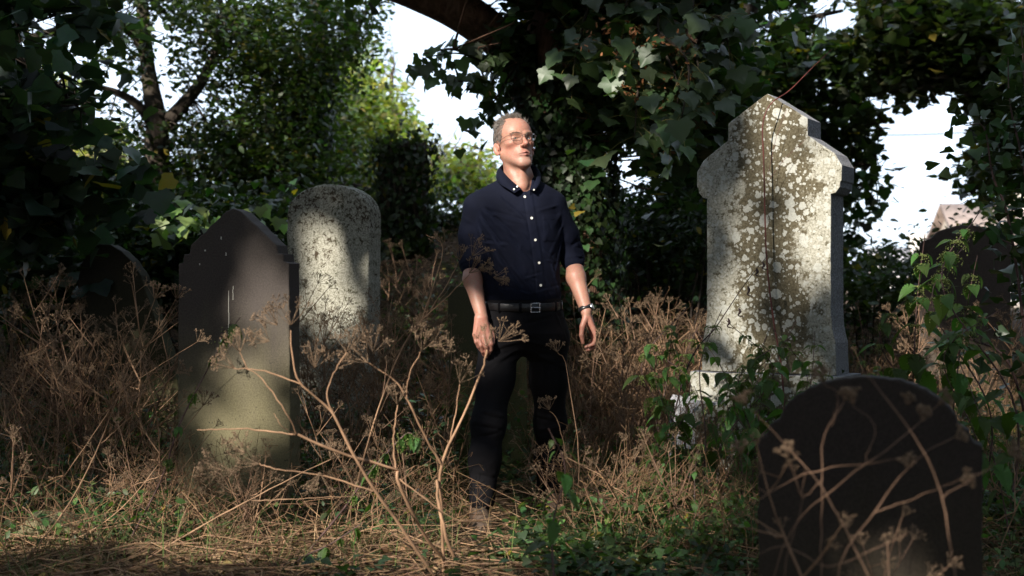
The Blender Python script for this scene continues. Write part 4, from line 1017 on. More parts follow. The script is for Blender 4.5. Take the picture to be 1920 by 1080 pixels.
tree('yew_tree', 'dense dark green tree between the pointed slate headstone and the sky gap',
     ([G(560, 12.4), W(575, 380, 12.4), W(585, 250, 12.3), W(600, 120, 12.3), W(590, -60, 12.3)], [.17, .13, .11, .09, .07]),
     [([W(585, 250, 12.3), W(540, 190, 12.1), W(490, 120, 12.0), W(450, 20, 12.0)], [.06, .045, .035, .02]), ([W(595, 150, 12.3), W(650, 80, 12.2), W(700, 0, 12.1)], [.05, .035, .02]),
      ([W(700, 360, 13), W(650, 345, 13), W(600, 350, 12.6)], [.03, .03, .04])],
     'bark_dark', dict(blobs=[(480, 190, 130, 200, 12.2, 1.5), (590, 60, 130, 110, 12.2, 1.4), (560, 300, 120, 110, 12.6, 1.2), (430, 360, 120, 90, 12.2, 1.0), (690, 40, 60, 80, 11.8, .8)],
     nclump=430, per=60, rc=.34, size=.066, col=(.050, .075, .023)))
tree('overhanging_tree', 'dark blue green leafy branches hanging over the far left side',
     None, [([W(-260, -60, 7.2), W(-40, 60, 6.9), W(70, 130, 6.8), W(160, 215, 6.7)], [.05, .03, .018, .006]), ([W(-260, 60, 7.2), W(-60, 210, 7.0), W(80, 300, 6.9), (W(170, 330, 6.9))], [.04, .025, .014, .005]), ([W(-260, -100, 7.2), W(0, -20, 7.0), W(180, 30, 7.0)], [.04, .02, .006])],
     'bark_dark', dict(blobs=[(40, 130, 120, 120, 6.9, .7), (90, 260, 120, 110, 7.0, .7), (30, 390, 90, 110, 7.2, .7), (60, 10, 180, 50, 7.0, .6), (185, 330, 40, 40, 7.0, .3)],
     nclump=120, per=24, rc=.22, size=.115, col=(.030, .052, .034), tmpl=MAPLE_LO, tilt=.9))
for i, (bl, lab, col) in enumerate((
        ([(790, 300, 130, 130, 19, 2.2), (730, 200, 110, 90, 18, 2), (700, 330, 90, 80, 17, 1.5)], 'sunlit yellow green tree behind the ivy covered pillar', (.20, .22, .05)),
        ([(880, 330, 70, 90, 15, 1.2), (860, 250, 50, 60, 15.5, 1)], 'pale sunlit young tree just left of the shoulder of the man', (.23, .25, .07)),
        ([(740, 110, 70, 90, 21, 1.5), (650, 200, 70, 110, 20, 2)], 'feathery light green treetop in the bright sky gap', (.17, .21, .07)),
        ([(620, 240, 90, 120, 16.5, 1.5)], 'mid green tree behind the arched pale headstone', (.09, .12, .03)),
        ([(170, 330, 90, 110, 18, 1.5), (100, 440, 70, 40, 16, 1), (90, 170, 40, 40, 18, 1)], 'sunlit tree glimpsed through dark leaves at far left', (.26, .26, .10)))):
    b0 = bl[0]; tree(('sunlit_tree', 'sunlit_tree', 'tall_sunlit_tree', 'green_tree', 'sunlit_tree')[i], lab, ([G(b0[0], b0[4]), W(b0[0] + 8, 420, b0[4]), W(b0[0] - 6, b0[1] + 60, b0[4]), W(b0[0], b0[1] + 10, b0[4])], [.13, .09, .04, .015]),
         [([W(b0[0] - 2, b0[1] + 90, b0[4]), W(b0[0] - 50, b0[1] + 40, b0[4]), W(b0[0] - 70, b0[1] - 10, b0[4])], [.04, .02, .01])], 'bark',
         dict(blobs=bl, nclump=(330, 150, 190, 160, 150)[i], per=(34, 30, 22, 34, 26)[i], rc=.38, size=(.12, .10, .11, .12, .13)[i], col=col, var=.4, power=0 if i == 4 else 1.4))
tree('ivied_tree', 'slim ivy wrapped tree standing between the man and the tall pale headstone',
     ([G(1285, 10.8), W(1283, 460, 10.8), W(1282, 330, 10.8), W(1275, 200, 10.8), W(1280, 60, 10.8), W(1300, -100, 10.8)], [.26, .22, .19, .17, .15, .12]),
     [([W(1278, 200, 10.8), W(1350, 130, 10.6), W(1400, 40, 10.4), W(1440, -60, 10.2)], [.08, .06, .05, .04])], 'bark_dark',
     dict(blobs=[(1300, 240, 60, 120, 11, .8), (1280, 420, 60, 100, 10.8, .5), (1215, 190, 60, 120, 11.5, .8)], nclump=190, per=34, rc=.24, size=.085, col=(.025, .042, .016)))
tree('tall_tree', 'tall leafy tree rising behind the gable of the tall pale headstone',
     ([G(1372, 12.5), W(1372, 400, 12.5), W(1376, 200, 12.5), W(1378, 90, 12.4), W(1382, -80, 12.4)], [.22, .18, .14, .12, .1]),
     [([W(1376, 150, 12.4), W(1440, 90, 12.2), W(1500, 40, 12.0), W(1580, 20, 11.8)], [.06, .045, .03, .015]), ([W(1374, 260, 12.4), W(1480, 200, 12.2), W(1600, 190, 12), W(1660, 230, 11.8)], [.05, .035, .02, .01]), ([W(1374, 330, 12.4), W(1500, 300, 12), W(1640, 310, 11.7)], [.05, .03, .01])],
     'bark_dark', dict(blobs=[(1460, 110, 130, 120, 12.2, 1.4), (1570, 190, 110, 90, 12.0, 1.2), (1630, 320, 50, 80, 11.8, 1.0), (1400, 260, 110, 140, 12.6, 1.2), (1480, 30, 120, 60, 12, 1), (1640, 440, 50, 40, 11.8, .8), (1560, 480, 80, 60, 12, .8)],
     nclump=330, per=34, rc=.30, size=.095, col=(.036, .060, .022), tmpl=MAPLE_LO))
tree('broad_tree', 'broad tree whose branches arch over the bright gap at upper right',
     ([G(2080, 12.8), W(2070, 400, 12.8), W(2050, 200, 12.8), W(2020, 60, 12.7), W(1960, -80, 12.7)], [.30, .25, .21, .18, .15]),
     [([W(2045, 190, 12.8), W(1950, 110, 12.5), W(1880, 60, 12.3), W(1780, 20, 12.0), W(1700, -10, 11.9)], [.10, .08, .06, .04, .02]), ([W(2050, 240, 12.8), W(1930, 165, 12.5), W(1830, 120, 12.2), W(1720, 95, 12.0)], [.09, .07, .045, .015])],
     'bark_dark', dict(blobs=[(1790, 60, 170, 90, 12.3, 1.5), (1880, 140, 80, 80, 12.4, 1.2), (1690, 130, 90, 60, 12.0, 1.0), (1640, 40, 100, 60, 12, 1.2), (1835, 330, 60, 50, 12.6, .6), (1890, 260, 60, 70, 12.8, .8)],
     nclump=430, per=42, rc=.32, size=.092, col=(.045, .062, .022), tmpl=MAPLE_LO))
# bushes that close the view low down behind the stones
def bush(name, label, blobs, n, per, col, size=.07, rc=.25, tmpl=OVAL):
    g = np.random.default_rng(abs(sum(map(ord, label))) % 7919); b0 = blobs[0]; base = G(b0[0], b0[4]); t = thing(name, label, 'bush', tuple(base))
    A = Acc(); S_ = Acc()
    for b in blobs:
        for k in range(max(1, int(n * b[2] * b[3] / sum(c[2] * c[3] for c in blobs)))):
            v = g.normal(size=3); v *= g.random() ** (1 / 3) / np.linalg.norm(v); c = W(b[0] + b[2] * v[0], b[1] + b[3] * v[1], b[4] + b[5] * v[2])
            c[2] = max(c[2], float(gz(c[0], c[1])) + .05); P = c + g.normal(size=(per, 3)) * rc * .6; P[:, 2] = np.maximum(P[:, 2], gz(P[:, 0], P[:, 1]) + .01)
            scatter(A, P - base, rand_rot(per, .9, g), size * g.uniform(.6, 1.3, per), tmpl, leaf_cols(g, per, col, .4, .02))
            if k % 4 == 0: r = np.array([c[0] * .6 + base[0] * .4, c[1], float(gz(c[0], c[1])) - .02]); v, f = tube(smooth_path([r - base, (r + c) / 2 - base + g.normal(0, .06, 3), c - base], 5), [.012, .010, .008, .006, .004], 4); S_.add(v, f)
    link('foliage', A.mesh('foliage', [M['leaf']], col=True), t, kind='stuff')
    if S_.n: link('stems', S_.mesh('stems', [M['bark_dark']]), t, kind='stuff')
    return t
bush('ivy_bush', 'low dark ivy thicket behind the pointed slate headstone', [(430, 470, 130, 90, 8.6, .6), (320, 440, 80, 60, 8.8, .5)], 170, 34, (.028, .050, .016), .07, .2, IVY)
bush('bramble_bush', 'dark bramble thicket around the leaning headstone at far left', [(60, 500, 130, 110, 8.6, .7), (250, 520, 90, 100, 8.9, .6), (170, 420, 120, 50, 9.2, .5)], 210, 34, (.026, .046, .014), .07)
bush('holly_bush', 'dark bush at the foot of the ivy covered pillar', [(745, 425, 40, 30, 11.6, .3), (840, 410, 60, 35, 12.0, .5)], 60, 32, (.030, .045, .016), .06)
bush('elder_bush', 'dark undergrowth mound below the slim ivy wrapped tree', [(1210, 440, 100, 65, 10.2, .7), (1330, 470, 70, 80, 9.6, .5), (1170, 400, 50, 30, 11, .4)], 170, 34, (.024, .040, .014), .06)
bush('hedge_bush', 'green hedge line below the pale roof at right', [(1640, 545, 60, 34, 9.8, .5), (1740, 560, 60, 30, 9.6, .5), (1650, 520, 90, 28, 12, .8), (1770, 505, 70, 40, 11.5, .8), (1880, 480, 60, 60, 10, .6)], 230, 30, (.040, .060, .022), .07)
bush('laurel_bush', 'shaded bush left of the arched pale headstone', [(520, 420, 60, 60, 9.6, .5)], 45, 32, (.032, .052, .018), .07)
# pink flowering plant behind the man
t = thing('pink_flower_plant', 'small plant with dusty pink flower heads behind the right elbow of the man', 'flowering plant', tuple(G(1125, 9.4)))
b0 = np.array(t.location); g = np.random.default_rng(5)
for k in range(7):
    c = W(g.uniform(1100, 1146), g.uniform(432, 462), 9.4 + g.uniform(-.15, .15)) - b0; v, f = tube(smooth_path([np.array([g.normal(0, .03), 0, 0]), c * .5, c], 6), .005, 4); A = Acc(); A.add(v, f); link('stem', A.mesh('stem', [M['nettle_stem']]), t)
    A = Acc(); P = c + g.normal(size=(70, 3)) * [.04, .04, .02]; scatter(A, P, rand_rot(70, None, g), .018, DIAMOND, np.clip(np.array([.42, .15, .15]) * (1 + .3 * g.normal(size=(70, 1))), .02, .8)); link('flower_head', A.mesh('flower_head', [M['litter']], col=True), t, kind='stuff')

# ivy covered pillar
pc = G(758, 11.2); ht = W(758, 268, 11.2)[2] - pc[2]
t = thing('stone_pillar', 'stump like pillar wholly covered in dark ivy, behind the arched pale headstone', 'pillar', tuple(pc))
A = Acc(); rows = [[(.19 * (1 + .05 * math.sin(3 * a + z * 5)) * math.cos(a), .19 * (1 + .05 * math.cos(2 * a + z * 7)) * math.sin(a), z) for a in np.linspace(0, 2 * np.pi, 17)[:-1]] for z in np.linspace(-.1, ht, 14)] + [[(.01 * math.cos(a), .01 * math.sin(a), ht + .01) for a in np.linspace(0, 2 * np.pi, 17)[:-1]]]
i = np.arange(14)[:, None] * 16; j = np.arange(16)[None]; A.add(np.array(rows).reshape(-1, 3), np.stack([i + j, i + (j + 1) % 16, i + 16 + (j + 1) % 16, i + 16 + j], -1).reshape(-1, 4)); link('shaft', A.mesh('shaft', [M['bark_dark']], True), t)
def ivy_on(label, base, surf, n, n_obj, size, group=None, col=(.022, .042, .014), cat='ivy'):
    """leaves lying on a surface; surf(g, n) gives points and outward normals"""
    g = np.random.default_rng(n); t = thing('ivy', label, cat, tuple(base), group=group); P, N = surf(g, n)
    up = np.array([0, 0, -1.0]) + g.normal(0, .45, (n, 3)); N = N + g.normal(0, .38, (n, 3)); N /= np.linalg.norm(N, axis=1, keepdims=True)
    yv = up - N * np.sum(up * N, 1, keepdims=True); yv /= np.linalg.norm(yv, axis=1, keepdims=True); xv = np.cross(yv, N); Rm = np.stack([xv, yv, N], -1)
    qx, qy = SX(P); keep = ~((np.abs(qx - 1016) < 19) & (qy < 118)); P, N, Rm = P[keep], N[keep], Rm[keep]; n = len(P); P = P + N * g.uniform(.004, .05, (n, 1)); sz = size * g.uniform(.6, 1.3, n); order = np.argsort(P[:, 1] - sz * 2)
    near = order[:n_obj]; rest = order[n_obj:]
    if len(rest):
        A = Acc(); scatter(A, P[rest] - base, Rm[rest], sz[rest], IVY, leaf_cols(g, len(rest), col, .45, .01)); link('leaves', A.mesh('leaves', [M['leaf']], col=True), t, kind='stuff')
    for q in near:
        o = link('leaf', IVYME, t); o.matrix_local = Matrix.Translation(Vector(P[q] - base)) @ Matrix(Rm[q].tolist()).to_4x4() @ Matrix.Scale(float(sz[q]), 4)
    return t
IVYME = mesh_of('ivy_leaf', IVY[0], [IVY[1]], [M['ivy']])
def trunk_surf(pts, rad, lo, hi, front=True, fuzz=.02):
    PP = smooth_path(pts, 60); rr = np.interp(np.linspace(0, 1, 60), np.linspace(0, 1, len(rad)), rad)
    def f(g, n):
        i = (g.uniform(lo, hi, n) * 59).astype(int); a = g.uniform(-math.pi * 1.05, .05 * math.pi, n) if front else g.uniform(-math.pi, math.pi, n)
        N = np.stack([np.cos(a), np.sin(a), 0 * a], 1); return PP[i] + N * (rr[i] * g.uniform(1, 1.25, n))[:, None] + g.normal(0, fuzz, (n, 3)), N
    return f
ivy_on('ivy blanketing the big sycamore trunk behind the man', G(1078, 8.7), trunk_surf([G(1078, 8.7), W(1076, 470, 8.7), W(1072, 330, 8.7), W(1066, 210, 8.65), W(1085, 110, 8.65), W(1120, 20, 8.7)], [.30, .26, .235, .25, .24, .2], .0, .98), 8200, 290, .050)
ivy_on('ivy growing along the underside of the thick limb above the man', W(1000, 130, 8.6), trunk_surf([W(1030, 220, 8.55), W(985, 140, 8.5), W(965, 90, 8.5), W(1000, 20, 8.55)], [.20, .15, .13, .12], 0, .9), 600, 0, .06)
ivy_on('ivy on the trunk of the slim tree beside the tall headstone', G(1285, 10.8), trunk_surf([G(1285, 10.8), W(1283, 460, 10.8), W(1282, 330, 10.8), W(1275, 200, 10.8), W(1280, 40, 10.8)], [.30, .25, .22, .19, .17], 0, 1), 2400, 0, .065)
ivy_on('ivy smothering the stump like pillar', pc, trunk_surf([pc, pc + [0, 0, ht * .5], pc + [0, 0, ht + .05]], [.22, .17, .20], 0, 1, fuzz=.055), 2300, 0, .055, col=(.028, .042, .015))
ivy_on('ivy climbing the thin trunk of the dark green tree', G(560, 12.4), trunk_surf([G(560, 12.4), W(575, 380, 12.4), W(585, 250, 12.3), W(600, 120, 12.3)], [.2, .17, .14, .12], 0, 1), 1400, 0, .075)
A = Acc(); g = np.random.default_rng(77)
for k in range(26):    # old bare ivy stems on the pillar
    a = g.uniform(-2.9, -.2); r = .21; P = [(r * math.cos(a + .25 * math.sin(s * 3 + k)), r * math.sin(a + .25 * math.sin(s * 3 + k)) - .02, s * ht * g.uniform(.7, 1)) for s in np.linspace(0, 1, 7)]; v, f = tube(smooth_path(P, 12), .008, 4); A.add(v, f)
link('old_stems', A.mesh('old_stems', [M['bark']]), t, kind='stuff')

# nearer sycamore leaves hanging right of the trunk, each its own leaf
SYC = mesh_of('sycamore_leaf', MAPLE[0], [MAPLE[1]], [M['sycamore']])
g = np.random.default_rng(21)
branch = thing('sycamore_branch', 'hanging sycamore branch with broad grey green leaves and orange seed keys, right of the trunk', 'branch', tuple(W(1240, 40, 6.9))); bb = np.array(branch.location)
stems = [[W(1240, -60, 7.2), W(1235, 60, 6.9), W(1270, 160, 6.7), W(1262, 262, 6.6)], [W(1180, -60, 7.2), W(1170, 60, 6.9), W(1150, 120, 6.8)], [W(1300, -60, 7.2), W(1300, 80, 6.9), W(1330, 180, 6.8)], [W(1240, 60, 6.9), W(1200, 150, 6.8), W(1190, 255, 6.7)], [W(1235, 60, 6.9), W(1290, 120, 6.7), W(1275, 240, 6.5)], [W(1120, -40, 7.3), W(1090, 60, 7.2), W(1075, 130, 7.2)], [W(1300, 80, 6.9), W(1345, 30, 6.9), W(1370, 100, 6.9)]]
pts = []
for s in stems:
    P = smooth_path(s, 26); v, f = tube(P - bb, np.linspace(.012, .003, 26), 5); A = Acc(); A.add(v, f); link('twig', A.mesh('twig', [M['bark_dark']], True), branch); pts += list(P[5:])
pts = np.array(pts); syc_pet = Acc()
for k in range(270):
    p = pts[g.integers(len(pts))]; tip = p + g.normal(0, [.085, .09, .07]) + [0, 0, -.03]
    yaw = g.uniform(-1.1, 1.1); pitch = g.uniform(-1.25, -.35); s = g.uniform(.07, .125)
    Rm = (Euler((pitch, g.normal(0, .35), math.pi + yaw)).to_matrix()) if g.random() < .8 else Euler((g.uniform(-.5, .5), g.uniform(-.5, .5), g.uniform(0, 6.28))).to_matrix()
    o = link('leaf', SYC, branch); o.matrix_local = Matrix.Translation(Vector(tip - bb)) @ Rm.to_4x4() @ Matrix.Scale(s, 4)
    v, f = tube(smooth_path([p - bb, (p + tip) / 2 - bb + [0, 0, .015], tip - bb], 5), .0014, 3); syc_pet.add(v, f)
link('leaf_stalks', syc_pet.mesh('leaf_stalks', [plain('yellow_green_stalk', (.20, .17, .05))]), branch, kind='stuff')
km = plain('orange_brown_keys', (.24, .105, .045), .7, .2, .3, 80)
for (px, py) in ((1185, 115), (1195, 70), (1165, 95), (1215, 88), (1268, 105), (1280, 90), (1250, 160), (1185, 185), (1200, 70), (1262, 205), (1240, 275), (1220, 100), (1250, 215), (1195, 170), (1300, 130), (1320, 230), (1290, 170), (1110, 70), (1130, 40)):
    c = W(px, py, 6.72) - bb + g.normal(0, .02, 3); A = Acc(); n = 14; P = c + g.normal(0, [.028, .028, .035], (n, 3)); scatter(A, P, rand_rot(n, None, g), .032, (np.array([[0, 0, 0], [.2, .2, .05], [.28, .8, 0], [0, 1, -.05], [-.12, .4, 0]]), np.array([[0, 1, 2], [0, 2, 3], [0, 3, 4]])), np.ones((n, 3))); link('seed_bunch', A.mesh('seed_bunch', [km]), branch, kind='stuff')

# dark sprigs of sycamore against the bright gap left of the trunk
t = thing('sycamore_sprig', 'dark sycamore sprigs hanging against the bright sky between the limb and the man', 'branch', tuple(W(960, 110, 8.3))); b = np.array(t.location); g = np.random.default_rng(44)
for s, nl in (([W(975, 115, 8.4), W(920, 118, 8.1), W(860, 100, 8.0), W(800, 108, 7.9), W(785, 120, 7.9)], 34), ([W(930, 118, 8.1), W(905, 150, 8.0), W(880, 165, 8.0)], 14), ([W(965, 125, 8.3), W(935, 175, 8.1), W(905, 225, 8.0), W(885, 235, 8.0)], 20), ([W(905, 150, 8.0), W(850, 150, 7.9), W(790, 118, 7.9)], 16), ([W(960, 90, 8.3), W(950, 60, 8.2), W(900, 78, 8.1), W(870, 80, 8.0)], 12)):
    P = smooth_path(s, 24); A = Acc(); v, f = tube(P - b, np.linspace(.009, .002, 24), 5); A.add(v, f); link('twig', A.mesh('twig', [M['bark_dark']], True), t)
    for k in range(nl): p = P[int(g.integers(4, 24))] - b + g.normal(0, [.05, .06, .045]); o = link('leaf', SYC, t); o.matrix_local = Matrix.Translation(Vector(p)) @ Euler((g.uniform(-1.5, -.3), g.normal(0, .4), math.pi + g.normal(0, 1.0))).to_matrix().to_4x4() @ Matrix.Scale(g.uniform(.055, .10), 4)
# ---------------------------------------------------------------- ground cover
g = np.random.default_rng(31)
def free(P):
    """keep low growth out of the man's boots and off the stones"""
    return ~(((np.abs(P[:, 0] / P[:, 1] + .022) < .026) & (P[:, 1] > 4.55) & (P[:, 1] < 5.45)) | (((P[:, 0] - .16) / .12) ** 2 + ((P[:, 1] - 5.62) / .2) ** 2 < 1) | ((P[:, 0] - .18) ** 2 + (P[:, 1] - 5.8) ** 2 < .13 ** 2))
def ground_pts(n, xr, yr, dens_y=1.0):
    y = yr[0] + (yr[1] - yr[0]) * g.random(n) ** dens_y; x = g.uniform(xr[0], xr[1], n) * (y / 6 if xr[2:] else 1)
    P = np.stack([x, y, gz(x, y)], 1); return P[free(P)]
# fallen brown leaves
P = ground_pts(26000, (-2.8, 2.8, 1), (3.6, 13), 1.3); n = len(P); P[:, 2] += g.uniform(.003, .03, n); A = Acc()
cb = np.array([[.20, .12, .065], [.12, .07, .04], [.28, .19, .11], [.16, .12, .05], [.07, .045, .03]])[g.integers(0, 5, n)] * (1 + .25 * g.normal(size=(n, 1))).clip(.3, 2)
scatter(A, P, rand_rot(n, .45, g), g.uniform(.02, .06, n), OVAL, cb); link('fallen_leaves', A.mesh('fallen_leaves', [M['litter']], col=True), kind='stuff')
# straw and dry grass: curved ribbons lying and leaning
def ribbons(P, L, lean, w, cols, seg=3, flat=0.0):
    n = len(P); az = g.uniform(0, 2 * np.pi, n); d = np.stack([np.cos(az), np.sin(az), 0 * az], 1); rows = []
    sd_ = np.stack([-d[:, 1], d[:, 0], 0 * az], 1); cur = P.copy(); ang = np.clip(g.normal(lean, .25, n), .03, 1.45)
    for k in range(seg + 1):
        ww = (w * (1 - .75 * k / seg))[:, None]; rows += [cur - sd_ * ww, cur + sd_ * ww]
        st = (L / seg)[:, None]; cur = cur + st * (d * np.cos(ang)[:, None] + np.array([0, 0, 1]) * np.sin(ang)[:, None]); ang = ang - g.uniform(.15, .6, n)
    V = np.stack(rows, 1); m = 2 * (seg + 1); F = np.array([[2 * k, 2 * k + 1, 2 * k + 3, 2 * k + 2] for k in range(seg)]); F = (F[None] + (np.arange(n) * m)[:, None, None]).reshape(-1, 4)
    V = V.reshape(-1, 3); V[:, 2] = np.maximum(V[:, 2], gz(V[:, 0], V[:, 1]) + .004); return V, F, np.repeat(cols, m, 0)
def straw(name, n, xr, yr, L, lean, w, base, var=.35, dy=1.2):
    P = ground_pts(n, xr, yr, dy); n = len(P); A = Acc(); c = np.array(base) * (1 + var * g.normal(size=(n, 1))).clip(.25, 2.2)
    V, F, C_ = ribbons(P, g.uniform(L[0], L[1], n), lean, g.uniform(w * .6, w * 1.3, n), c); A.add(V, F, C_); link(name, A.mesh(name, [M['litter']], col=True), kind='stuff')
straw('dry_grass_litter', 42000, (-2.8, 2.8, 1), (3.8, 9.5), (.06, .22), .2, .0014, (.21, .145, .09), .6)
straw('dry_grass', 6500, (-2.8, 2.8, 1), (4.4, 10), (.12, .34), .8, .0014, (.21, .145, .085), .6)
straw('pale_dry_grass', 5000, (1.3, 3.0, 1), (5.8, 10), (.2, .55), 1.1, .0017, (.30, .21, .115))
straw('green_grass', 5000, (-2.8, 2.8, 1), (4.2, 9), (.08, .26), .9, .0018, (.07, .10, .03))
# ivy and low green weeds over the ground, in patches
P = ground_pts(60000, (-2.8, 2.8, 1), (4.0, 11), 1.2)
pn = np.sin(P[:, 0] * 2.3 + 1.1) * np.sin(P[:, 1] * 1.9) + .6 * np.sin(P[:, 0] * 5.1 + P[:, 1] * 4.3) + .35 * g.normal(size=len(P)) + .6 * (P[:, 0] > .2) + .3 * (P[:, 1] > 5.6)
P = P[pn > .25 + .45 * (P[:, 1] < 5.4)]; n = len(P); P[:, 2] += g.uniform(.01, .10, n) ** 1; A = Acc()
scatter(A, P, rand_rot(n, .5, g), g.uniform(.022, .055, n), IVY, leaf_cols(g, n, (.035, .065, .022), .4, .01)); link('ground_ivy', A.mesh('ground_ivy', [M['leaf']], col=True), kind='stuff')
# loose broken stalks lying about
A = Acc(); P = ground_pts(2300, (-2.6, 2.6, 1), (4.0, 8.5), 1.2)
for p in P:
    az = g.uniform(0, 6.28); L = g.uniform(.15, .7); e = p + [L * math.cos(az), L * math.sin(az), 0]; e[2] = gz(e[0], e[1]) + g.uniform(.01, .10); q = p + [0, 0, g.uniform(.01, .05)]
    m = (q + e) / 2 + g.normal(0, .03, 3); m[2] = max(m[2], gz(m[0], m[1]) + .01); v, f = tube([q, m, e], [.0028, .0025, .0016], 3); A.add(v, f, np.array([.24, .15, .09]) * g.uniform(.35, 1.5))
link('broken_stalk_litter', A.mesh('broken_stalk_litter', [M['litter']], col=True), kind='stuff')

# ---------------------------------------------------------------- dry umbellifers
def umbel_acc(A, p, d, g, R_=.055, rays=12, fine=True):
    d = np.array(d) / np.linalg.norm(d); u = np.cross(d, [0.3, .1, 1]); u /= np.linalg.norm(u) + 1e-9; v = np.cross(d, u)
    for k in range(rays):
        a = k * 2.4 + g.normal(0, .2); sp = g.uniform(.15, .95); q = d * math.cos(sp) + (u * math.cos(a) + v * math.sin(a)) * math.sin(sp); e = p + q * R_ * g.uniform(.7, 1.15)
        V, F = tube([p, (p + e) / 2 - [0, 0, .002], e], [.0011, .0009, .0008], 3); A.add(V, F)
        for j in range(7 if fine else 4):
            w = q + g.normal(0, .55, 3); w /= np.linalg.norm(w); e2 = e + w * R_ * g.uniform(.16, .34); V, F = tube([e, e2], [.0007, .0006], 3); A.add(V, F)
            s = g.uniform(.0016, .0032); o = np.array([[0, 0, s * 1.4], [s, 0, 0], [-s * .5, s * .8, 0], [-s * .5, -s * .8, 0], [0, 0, -s]]); A.add(e2 + o, [[0, 1, 2], [0, 2, 3], [0, 3, 1], [4, 2, 1], [4, 3, 2], [4, 1, 3]])
def proto_umbel(seed, H, nb, mat, R_=.05):
    g = np.random.default_rng(seed); segs = []; lean = g.normal(0, .13, 2)
    P = [np.array([0, 0, -.02])]; 
    for k in range(5): P.append(P[-1] + np.array([lean[0] + g.normal(0, .07), lean[1] + g.normal(0, .07), 1]) * H / 5)
    P = smooth_path(P, 14); t = bpy.data.objects.new('dry_umbellifer', None); me = Acc(); v, f = tube(P, np.linspace(.0052, .0022, 14), 5); me.add(v, f); umb = [(P[-1], P[-1] - P[-2])]
    for b in range(nb):
        i = g.integers(4, 12); az = g.uniform(0, 6.28); L = H * g.uniform(.2, .42) * (1.2 - i / 16); d = np.array([math.cos(az) * .75, math.sin(az) * .75, g.uniform(.5, 1.0)]); q = P[i]
        Q = smooth_path([q, q + d * L * .5 + [0, 0, .01], q + d * L + [0, 0, .04 * g.random()]], 6); v, f = tube(Q, np.linspace(.0032, .0014, 6), 4); me.add(v, f); umb.append((Q[-1], Q[-1] - Q[-2]))
        if g.random() < .6: e = Q[3] + np.array([g.normal(0, .5), g.normal(0, .5), .7]) * L * .4; v, f = tube([Q[3], (Q[3] + e) / 2, e], [.002, .0016, .001], 3); me.add(v, f); umb.append((e, e - Q[3]))
        if g.random() < .5: A = None; w = q + [g.normal(0, .04), g.normal(0, .04), -g.uniform(.03, .10)]; v, f = tube([q, (q + w) / 2 + g.normal(0, .012, 3), w], [.003, .005, .001], 3); me.add(v, f)
    stem_me = me.mesh('stem', [mat], True); ums = []
    for (p, d) in umb:
        A = Acc(); umbel_acc(A, p, d, g, R_ * g.uniform(.6, 1.1), int(g.integers(7, 12)), False); ums.append(A.mesh('umbel', [M['seed']]))
    return stem_me, ums
PR = [proto_umbel(100 + k, h, nb, M['dry'] if k % 3 else M['dry_dark']) for k, (h, nb) in enumerate(((1.0, 7), (1.15, 8), (.85, 6), (.7, 6), (1.05, 9), (.6, 5), (.9, 8), (.75, 7)))]
def dry_plant(x, y, s, label, group, rot, k):
    stem_me, ums = PR[k]; t = thing('dry_umbellifer', label, 'dead plant', (x, y, float(gz(x, y))), group=group); t.rotation_euler = rot; t.scale = (s, s, s)
    link('stem', stem_me, t)
    for u in ums: link('umbel', u, t)
    return t
zones = [  # x range at depth y in photo px, y range, count, scale range, label, group, max tilt
    ((-60, 330), (5.9, 7.3), 34, (.7, 1.05), 'dry brown umbellifer in the dim tangle left of the pointed slate headstone', 'dead umbellifers at far left', .55),
    ((30, 330), (5.0, 5.9), 14, (.5, .75), 'short dry umbellifer low down in front of the dim tangle at far left', 'short dead umbellifers at far left', .7),
    ((560, 860), (6.0, 7.6), 30, (.55, .88), 'dry umbellifer between the arched pale headstone and the man', 'dead umbellifers left of the man', .4),
    ((560, 700), (6.0, 6.7), 12, (.7, .95), 'dry umbellifer standing before the face of the arched pale headstone', 'dead umbellifers before the arched headstone', .3),
    ((1085, 1330), (6.3, 8.4), 44, (.6, 1.0), 'sunlit dry umbellifer between the man and the tall pale headstone', 'dead umbellifers right of the man', .35),
    ((1600, 1960), (6.4, 8.8), 26, (.65, .95), 'dry umbellifer around the foot of the wide brown headstone at right', 'dead umbellifers at right', .4),
    ((1060, 1400), (4.7, 5.7), 16, (.45, .7), 'low broken umbellifer in the weeds right of the boots of the man', 'low dead umbellifers right of the man', .8),
    ((340, 800), (4.7, 5.3), 16, (.35, .55), 'low bent umbellifer in the straw in front of the pointed slate headstone', 'low dead umbellifers at the front', .9),
    ((870, 1100), (6.5, 8.5), 20, (.65, .9), 'dry umbellifer seen behind the legs of the man', 'dead umbellifers behind the man', .35),
    ((700, 870), (8.0, 10.0), 14, (.8, 1.1), 'dry umbellifer on the bank below the ivy covered pillar', 'dead umbellifers on the bank', .35),
    ((1850, 1960), (4.3, 6.0), 8, (.5, .8), 'dry umbellifer low at the right edge beside the near black headstone', 'dead umbellifers at the right edge', .6)]
SUBL = {0: ('dry brown umbellifer at the extreme left edge, in shade', 'dry brown umbellifer in front of the dark leaning headstone', 'dry brown umbellifer close against the left side of the pointed slate headstone'),
  2: ('dry umbellifer right beside the arched pale headstone', 'dry umbellifer halfway between the arched pale headstone and the man', 'dry umbellifer just left of the hand and leg of the man'),
  4: ('sunlit dry umbellifer just right of the watch hand of the man', 'sunlit dry umbellifer halfway between the man and the tall pale headstone', 'sunlit dry umbellifer against the left edge of the tall pale headstone'),
  5: ('dry umbellifer close to the right edge of the tall pale headstone', 'dry umbellifer before the foot of the wide brown headstone', 'dry umbellifer in the straw at the far right edge')}
